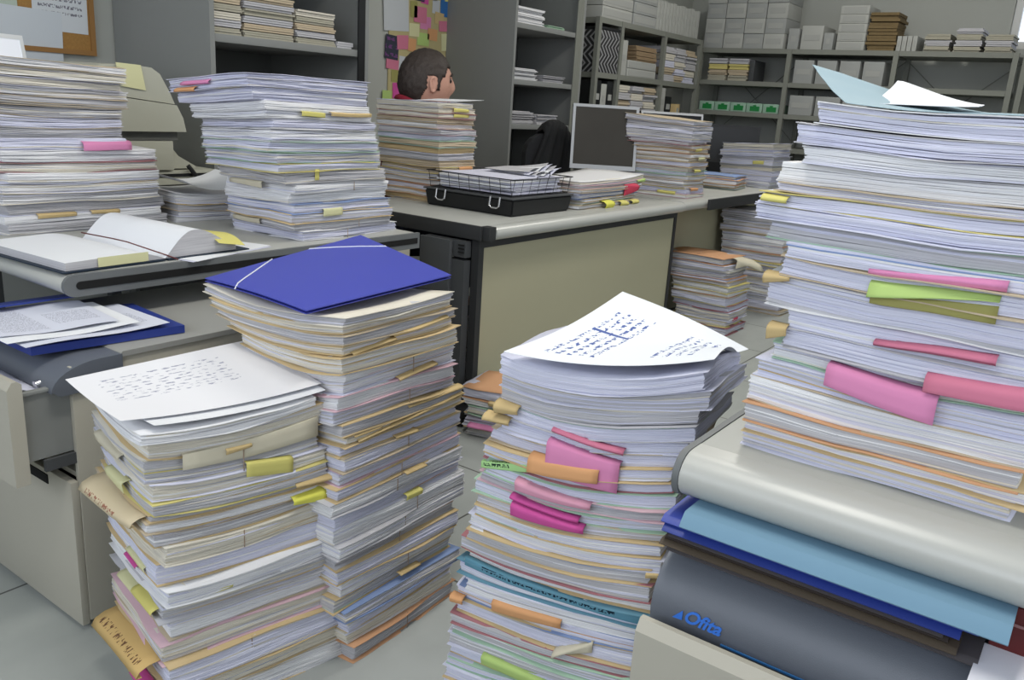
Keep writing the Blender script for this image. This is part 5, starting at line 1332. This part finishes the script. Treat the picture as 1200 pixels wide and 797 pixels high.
def skin_eval(name, verts, edges, sub=2):
    me = bpy.data.meshes.new(name); me.from_pydata([v[0] for v in verts], edges, [])
    o = bpy.data.objects.new(name, me); COL.objects.link(o)
    md = o.modifiers.new('Skin', 'SKIN'); 
    sv = me.skin_vertices[0].data if me.skin_vertices else None
    if sv is None:
        me.attributes  # layer is made with the modifier when linked through ops; make it by bmesh instead
        bm = bmesh.new(); bm.from_mesh(me); bm.verts.layers.skin.verify(); bm.to_mesh(me); bm.free(); sv = me.skin_vertices[0].data
    for i, v in enumerate(verts): sv[i].radius = (v[1], v[1] if len(v) < 3 else v[2]); sv[i].use_root = (i == 0)
    md2 = o.modifiers.new('Sub', 'SUBSURF'); md2.levels = sub; md2.render_levels = sub
    dg = bpy.context.evaluated_depsgraph_get(); ev = o.evaluated_get(dg); m2 = bpy.data.meshes.new_from_object(ev)
    bpy.data.objects.remove(o); bpy.data.meshes.remove(me)
    return m2
V = []; E = []
def add(f, l, z, r, prev=None):
    V.append((tuple(W(f, l, z)), r)); 
    if prev is not None: E.append((prev, len(V)-1))
    return len(V)-1
p0 = add(-.09, 0, .545, .125); w0 = add(-.085, 0, .67, .115, p0); c0 = add(-.07, 0, .80, .125, w0); n0 = add(-.052, 0, .925, .075, c0); n1 = add(-.038, 0, 1.00, .055, n0); n2 = add(-.02, 0, 1.07, .056, n1)
for sgn in (1, -1):
    sh = add(-.06, sgn*.155, .90, .055, n0 if False else c0); el = add(.07, sgn*.19, .735, .038, sh); wr = add(.265, sgn*.11, .715, .024, el); pm = add(.315, sgn*.09, .712, .028, wr); pe = add(.345, sgn*.082, .708, .026, pm)
    for k, (dl, ln) in enumerate(((-.026, .068), (-.009, .078), (.009, .073), (.025, .058))):
        a = add(.358, sgn*.078+dl, .706, .0095, pe); b = add(.358+ln*.55, sgn*.074+dl*1.1, .703, .0085, a); add(.358+ln, sgn*.072+dl*1.1, .688, .0075, b)
    th = add(.325, sgn*(.09-.038), .706, .011, pm); th2 = add(.352, sgn*(.09-.055), .700, .009, th); add(.372, sgn*(.09-.06), .692, .008, th2)
    hp = add(-.08, sgn*.09, .52, .085, p0); kn = add(.30, sgn*.11, .515, .058, hp); an = add(.27, sgn*.11, .10, .038, kn); to = add(.40, sgn*.12, .045, .032, an)
body = skin_eval('person_body', V, E)
bm = bmesh.new(); bm.from_mesh(body)
hb = bmesh.ops.create_icosphere(bm, subdivisions=5, radius=1.0)
for v in hb['verts']: v.co = HP(head_pt(v.co.normalized()))
for sgn in (1, -1):    # ears
    pts = [HP(Vector((-.004+.014*math.cos(a)*(1 if a < PI else .8), sgn*(.076+.006*math.sin(a/2)), -.006+.026*math.sin(a)))) for a in [2*PI*i/14 for i in range(14)]]
    tube(bm, pts, 0.0052*S, 8, closed=True)
    eb = bmesh.ops.create_icosphere(bm, subdivisions=3, radius=1.0)
    for v in eb['verts']: v.co = HP(Vector((-.002+v.co.x*.014, sgn*(.074)+v.co.y*.006, -.008+v.co.z*.023)))
me = bpy.data.meshes.new('person'); bm.to_mesh(me); bm.free(); bpy.data.meshes.remove(body)
tmp = bpy.data.objects.new('person', me); COL.objects.link(tmp)
rm = tmp.modifiers.new('R', 'REMESH'); rm.mode = 'VOXEL'; rm.voxel_size = .0055; rm.use_smooth_shade = True
sm = tmp.modifiers.new('S', 'SMOOTH'); sm.factor = .4; sm.iterations = 2
m2 = bpy.data.meshes.new_from_object(tmp.evaluated_get(bpy.context.evaluated_depsgraph_get()))
bpy.data.objects.remove(tmp); bpy.data.meshes.remove(me)
base_ = Vector((HX, HY, 0))
m2.transform(Matrix.Translation(-base_)); m2.name = 'person'
m2.materials.clear(); m2.materials.append(M_skin)
for p in m2.polygons: p.use_smooth = True
person = bpy.data.objects.new('person', m2); COL.objects.link(person); person.location = base_
tag(person, 'dark-haired seated person in a red top, facing right behind the paper stack', 'person')
def pchild(name, mesh_or_bm, m, smooth=True):
    if isinstance(mesh_or_bm, bmesh.types.BMesh):
        bmesh.ops.recalc_face_normals(mesh_or_bm, faces=mesh_or_bm.faces)
        me = bpy.data.meshes.new(name); mesh_or_bm.to_mesh(me); mesh_or_bm.free()
    else: me = mesh_or_bm
    me.transform(Matrix.Translation(-base_)); me.materials.clear(); me.materials.append(m)
    for p in me.polygons: p.use_smooth = smooth
    o = bpy.data.objects.new(name, me); COL.objects.link(o); o.parent = person; return o
V = []; E = []
p0 = add(-.09, 0, .56, .138); w0 = add(-.085, 0, .67, .129, p0); c0 = add(-.07, 0, .80, .138, w0); n0 = add(-.052, 0, .925, .090, c0); add(-.045, 0, .985, .072, n0)
for sgn in (1, -1):
    sh = add(-.06, sgn*.155, .90, .068, c0); el = add(.07, sgn*.19, .74, .049, sh); add(.24, sgn*.122, .72, .036, el)
pchild('shirt', skin_eval('shirt', V, E), M_shirt)
V = []; E = []
p0 = add(-.09, 0, .55, .135)
for sgn in (1, -1):
    hp = add(-.08, sgn*.09, .525, .092, p0); kn = add(.30, sgn*.11, .515, .066, hp); add(.27, sgn*.11, .14, .052, kn)
pchild('trousers', skin_eval('trousers', V, E), M_trou)
for sgn in (1, -1):
    V = []; E = []
    a = add(.245, sgn*.11, .09, .042); b = add(.28, sgn*.112, .048, .044, a); c = add(.36, sgn*.118, .043, .041, b); add(.43, sgn*.122, .036, .032, c)
    pchild('shoe', skin_eval('shoe', V, E), M_black)
# collar
bm = NB()
for (zz, rr, k) in ((0, 0, 0),):
    pts = [W(-.052+.076*math.cos(a), .072*math.sin(a), 1.028+.034*(-math.cos(a))) for a in [2*PI*i/20 for i in range(20)]]
    tube(bm, pts, .015, 8, closed=True)
pchild('collar', bm, M_shirt)
# hair: a shell over the skull with a hairline
def hair_in(n):
    x, y, z = n.x*.098, n.y*.076, n.z*.118
    ay = abs(y)
    line = .058 if x > .03 else (-.012 if x > -.012 else -.070 + .05*ss(-.055, -.024, x))
    if x > .03: line = .058-.030*ss(.03, .06, x)*0 - .036*ss(.048, .070, ay)*(1 if x < .060 else 0)
    if .012 < x <= .03: line = -.024 if .013 < x < .026 else .008
    if -.024 < x <= .014 and ay > .05: line = .024
    return z > line
bm = NB(); hb = bmesh.ops.create_icosphere(bm, subdivisions=5, radius=1.0)
kill = [f for f in bm.faces if not hair_in((f.calc_center_median()).normalized())]
bmesh.ops.delete(bm, geom=kill, context='FACES')
outer = {}
for v in bm.verts:
    n = v.co.normalized(); nz = noise.noise(Vector((n.x*3, n.y*22, n.z*9)))
    g = .0045+.0045*nz+.002*noise.noise(Vector((n.x*9, n.y*60, n.z*16))) + .004*max(0, n.x)*ss(.3, .8, n.z)
    v.co = HP(head_pt(n, g))
ext = bmesh.ops.extrude_face_region(bm, geom=bm.faces[:])
for v in [e for e in ext['geom'] if isinstance(e, bmesh.types.BMVert)]:
    c = HP(Vector((0, 0, 0))); v.co = c+(v.co-c)*.93
hair = pchild('hair', bm, M_hair)
for sgn in (1, -1):
    bm = NB(); eb = bmesh.ops.create_icosphere(bm, subdivisions=2, radius=.0105*S)
    for v in eb['verts']: v.co = HP(Vector((.0800, sgn*.031, .012))) + v.co
    pchild('eye', bm, mat('eye_dark', (50, 36, 30), .3))
    bm = NB(); tube(bm, [HP(Vector((.098, sgn*.012, .031))), HP(Vector((.091, sgn*.032, .036))), HP(Vector((.078, sgn*.048, .029)))], [.004, .005, .003], 6); pchild('eyebrow', bm, M_hair)
bm = NB(); tube(bm, [HP(Vector((.089, -.022, -.068))), HP(Vector((.099, 0, -.066))), HP(Vector((.089, .022, -.068)))], [.003, .005, .003], 6); pchild('mouth', bm, mat('lips', (170, 100, 92), .5))
ch = office_chair('dark office chair under the seated person', HX-fd.x*.09, HY-fd.y*.09, math.atan2(-fd.x, fd.y)+0, .62, .90, .38, seat=.43)
ch.rotation_euler[2] = math.atan2(fd.y, fd.x)+PI/2

# ------------------------------------------------------------------ light
w = bpy.data.worlds.new('world'); SC.world = w; w.use_nodes = True
bg = w.node_tree.nodes['Background']; bg.inputs['Color'].default_value = (.80, .88, 1.0, 1); bg.inputs['Strength'].default_value = 1.6
def area(name, loc, rot, sx, sy, power, col):
    l = bpy.data.lights.new(name, 'AREA'); l.shape = 'RECTANGLE'; l.size = sx; l.size_y = sy; l.energy = power; l.color = col
    o = bpy.data.objects.new(name, l); COL.objects.link(o); o.location = loc; o.rotation_euler = rot; return o
# daylight entering through the three windows behind the photographer
area('window_daylight', (X0+.02, -.35, 1.78), (0, R(-90), 0), 1.6, 2.4, 26, (.86, .91, 1.0))
area('window_daylight', (X0+.02, 2.12, 1.78), (0, R(-90), 0), 1.6, 1.9, 16, (.86, .91, 1.0))
area('window_daylight', (1.7, Y0+.02, 1.75), (R(90), 0, 0), 2.9, 1.4, 12, (.95, .96, 1.0))
# ceiling lamps
M_lampd = mat('lamp_diffuser', (240, 240, 236), .5, emit=.3)
for i, (x, y, p) in enumerate(((0.6, 0.6, 28), (2.6, .9, 24), (5.0, 1.4, 32))):
    t = empty('ceiling_light', (x, y, ZC-.06), 'ceiling light panel, %s from the camera' % ['nearest', 'middle', 'farthest'][i], 'lamp', 'ceiling lights')
    bm = NB(); box(bm, x-.62, x+.62, y-.16, y+.16, ZC-.06, ZC-.002, .005); obj('housing', bm, M_frame, t)
    bm = NB(); box(bm, x-.60, x+.60, y-.14, y+.14, ZC-.066, ZC-.061); obj('diffuser', bm, M_lampd, t)
    area('ceiling_lamp', (x, y, ZC-.07), (0, 0, 0), 1.2, .28, p, (1.0, .97, .90))

# ------------------------------------------------------------------ camera
cd = bpy.data.cameras.new('camera'); cam = bpy.data.objects.new('camera', cd); COL.objects.link(cam)
cd.sensor_width = 36; cd.sensor_fit = 'HORIZONTAL'; cd.lens = 36*985/1200; cd.clip_start = .02; cd.clip_end = 60
Rw = Matrix([[0.590405, 0.183903, -0.785877], [-0.804748, 0.208534, -0.555783], [0.061672, 0.960569, 0.271115]])
m4 = Rw.to_4x4(); m4.translation = Vector((0, 0, 1.07)); cam.matrix_world = m4
SC.camera = cam
SC.view_settings.view_transform = 'Standard'; SC.view_settings.look = 'None'; SC.view_settings.gamma = 1; SC.view_settings.use_curve_mapping = False
SC.view_settings.exposure = 0.0
SC.cycles.use_denoising = True
SC.cycles.max_bounces = 6
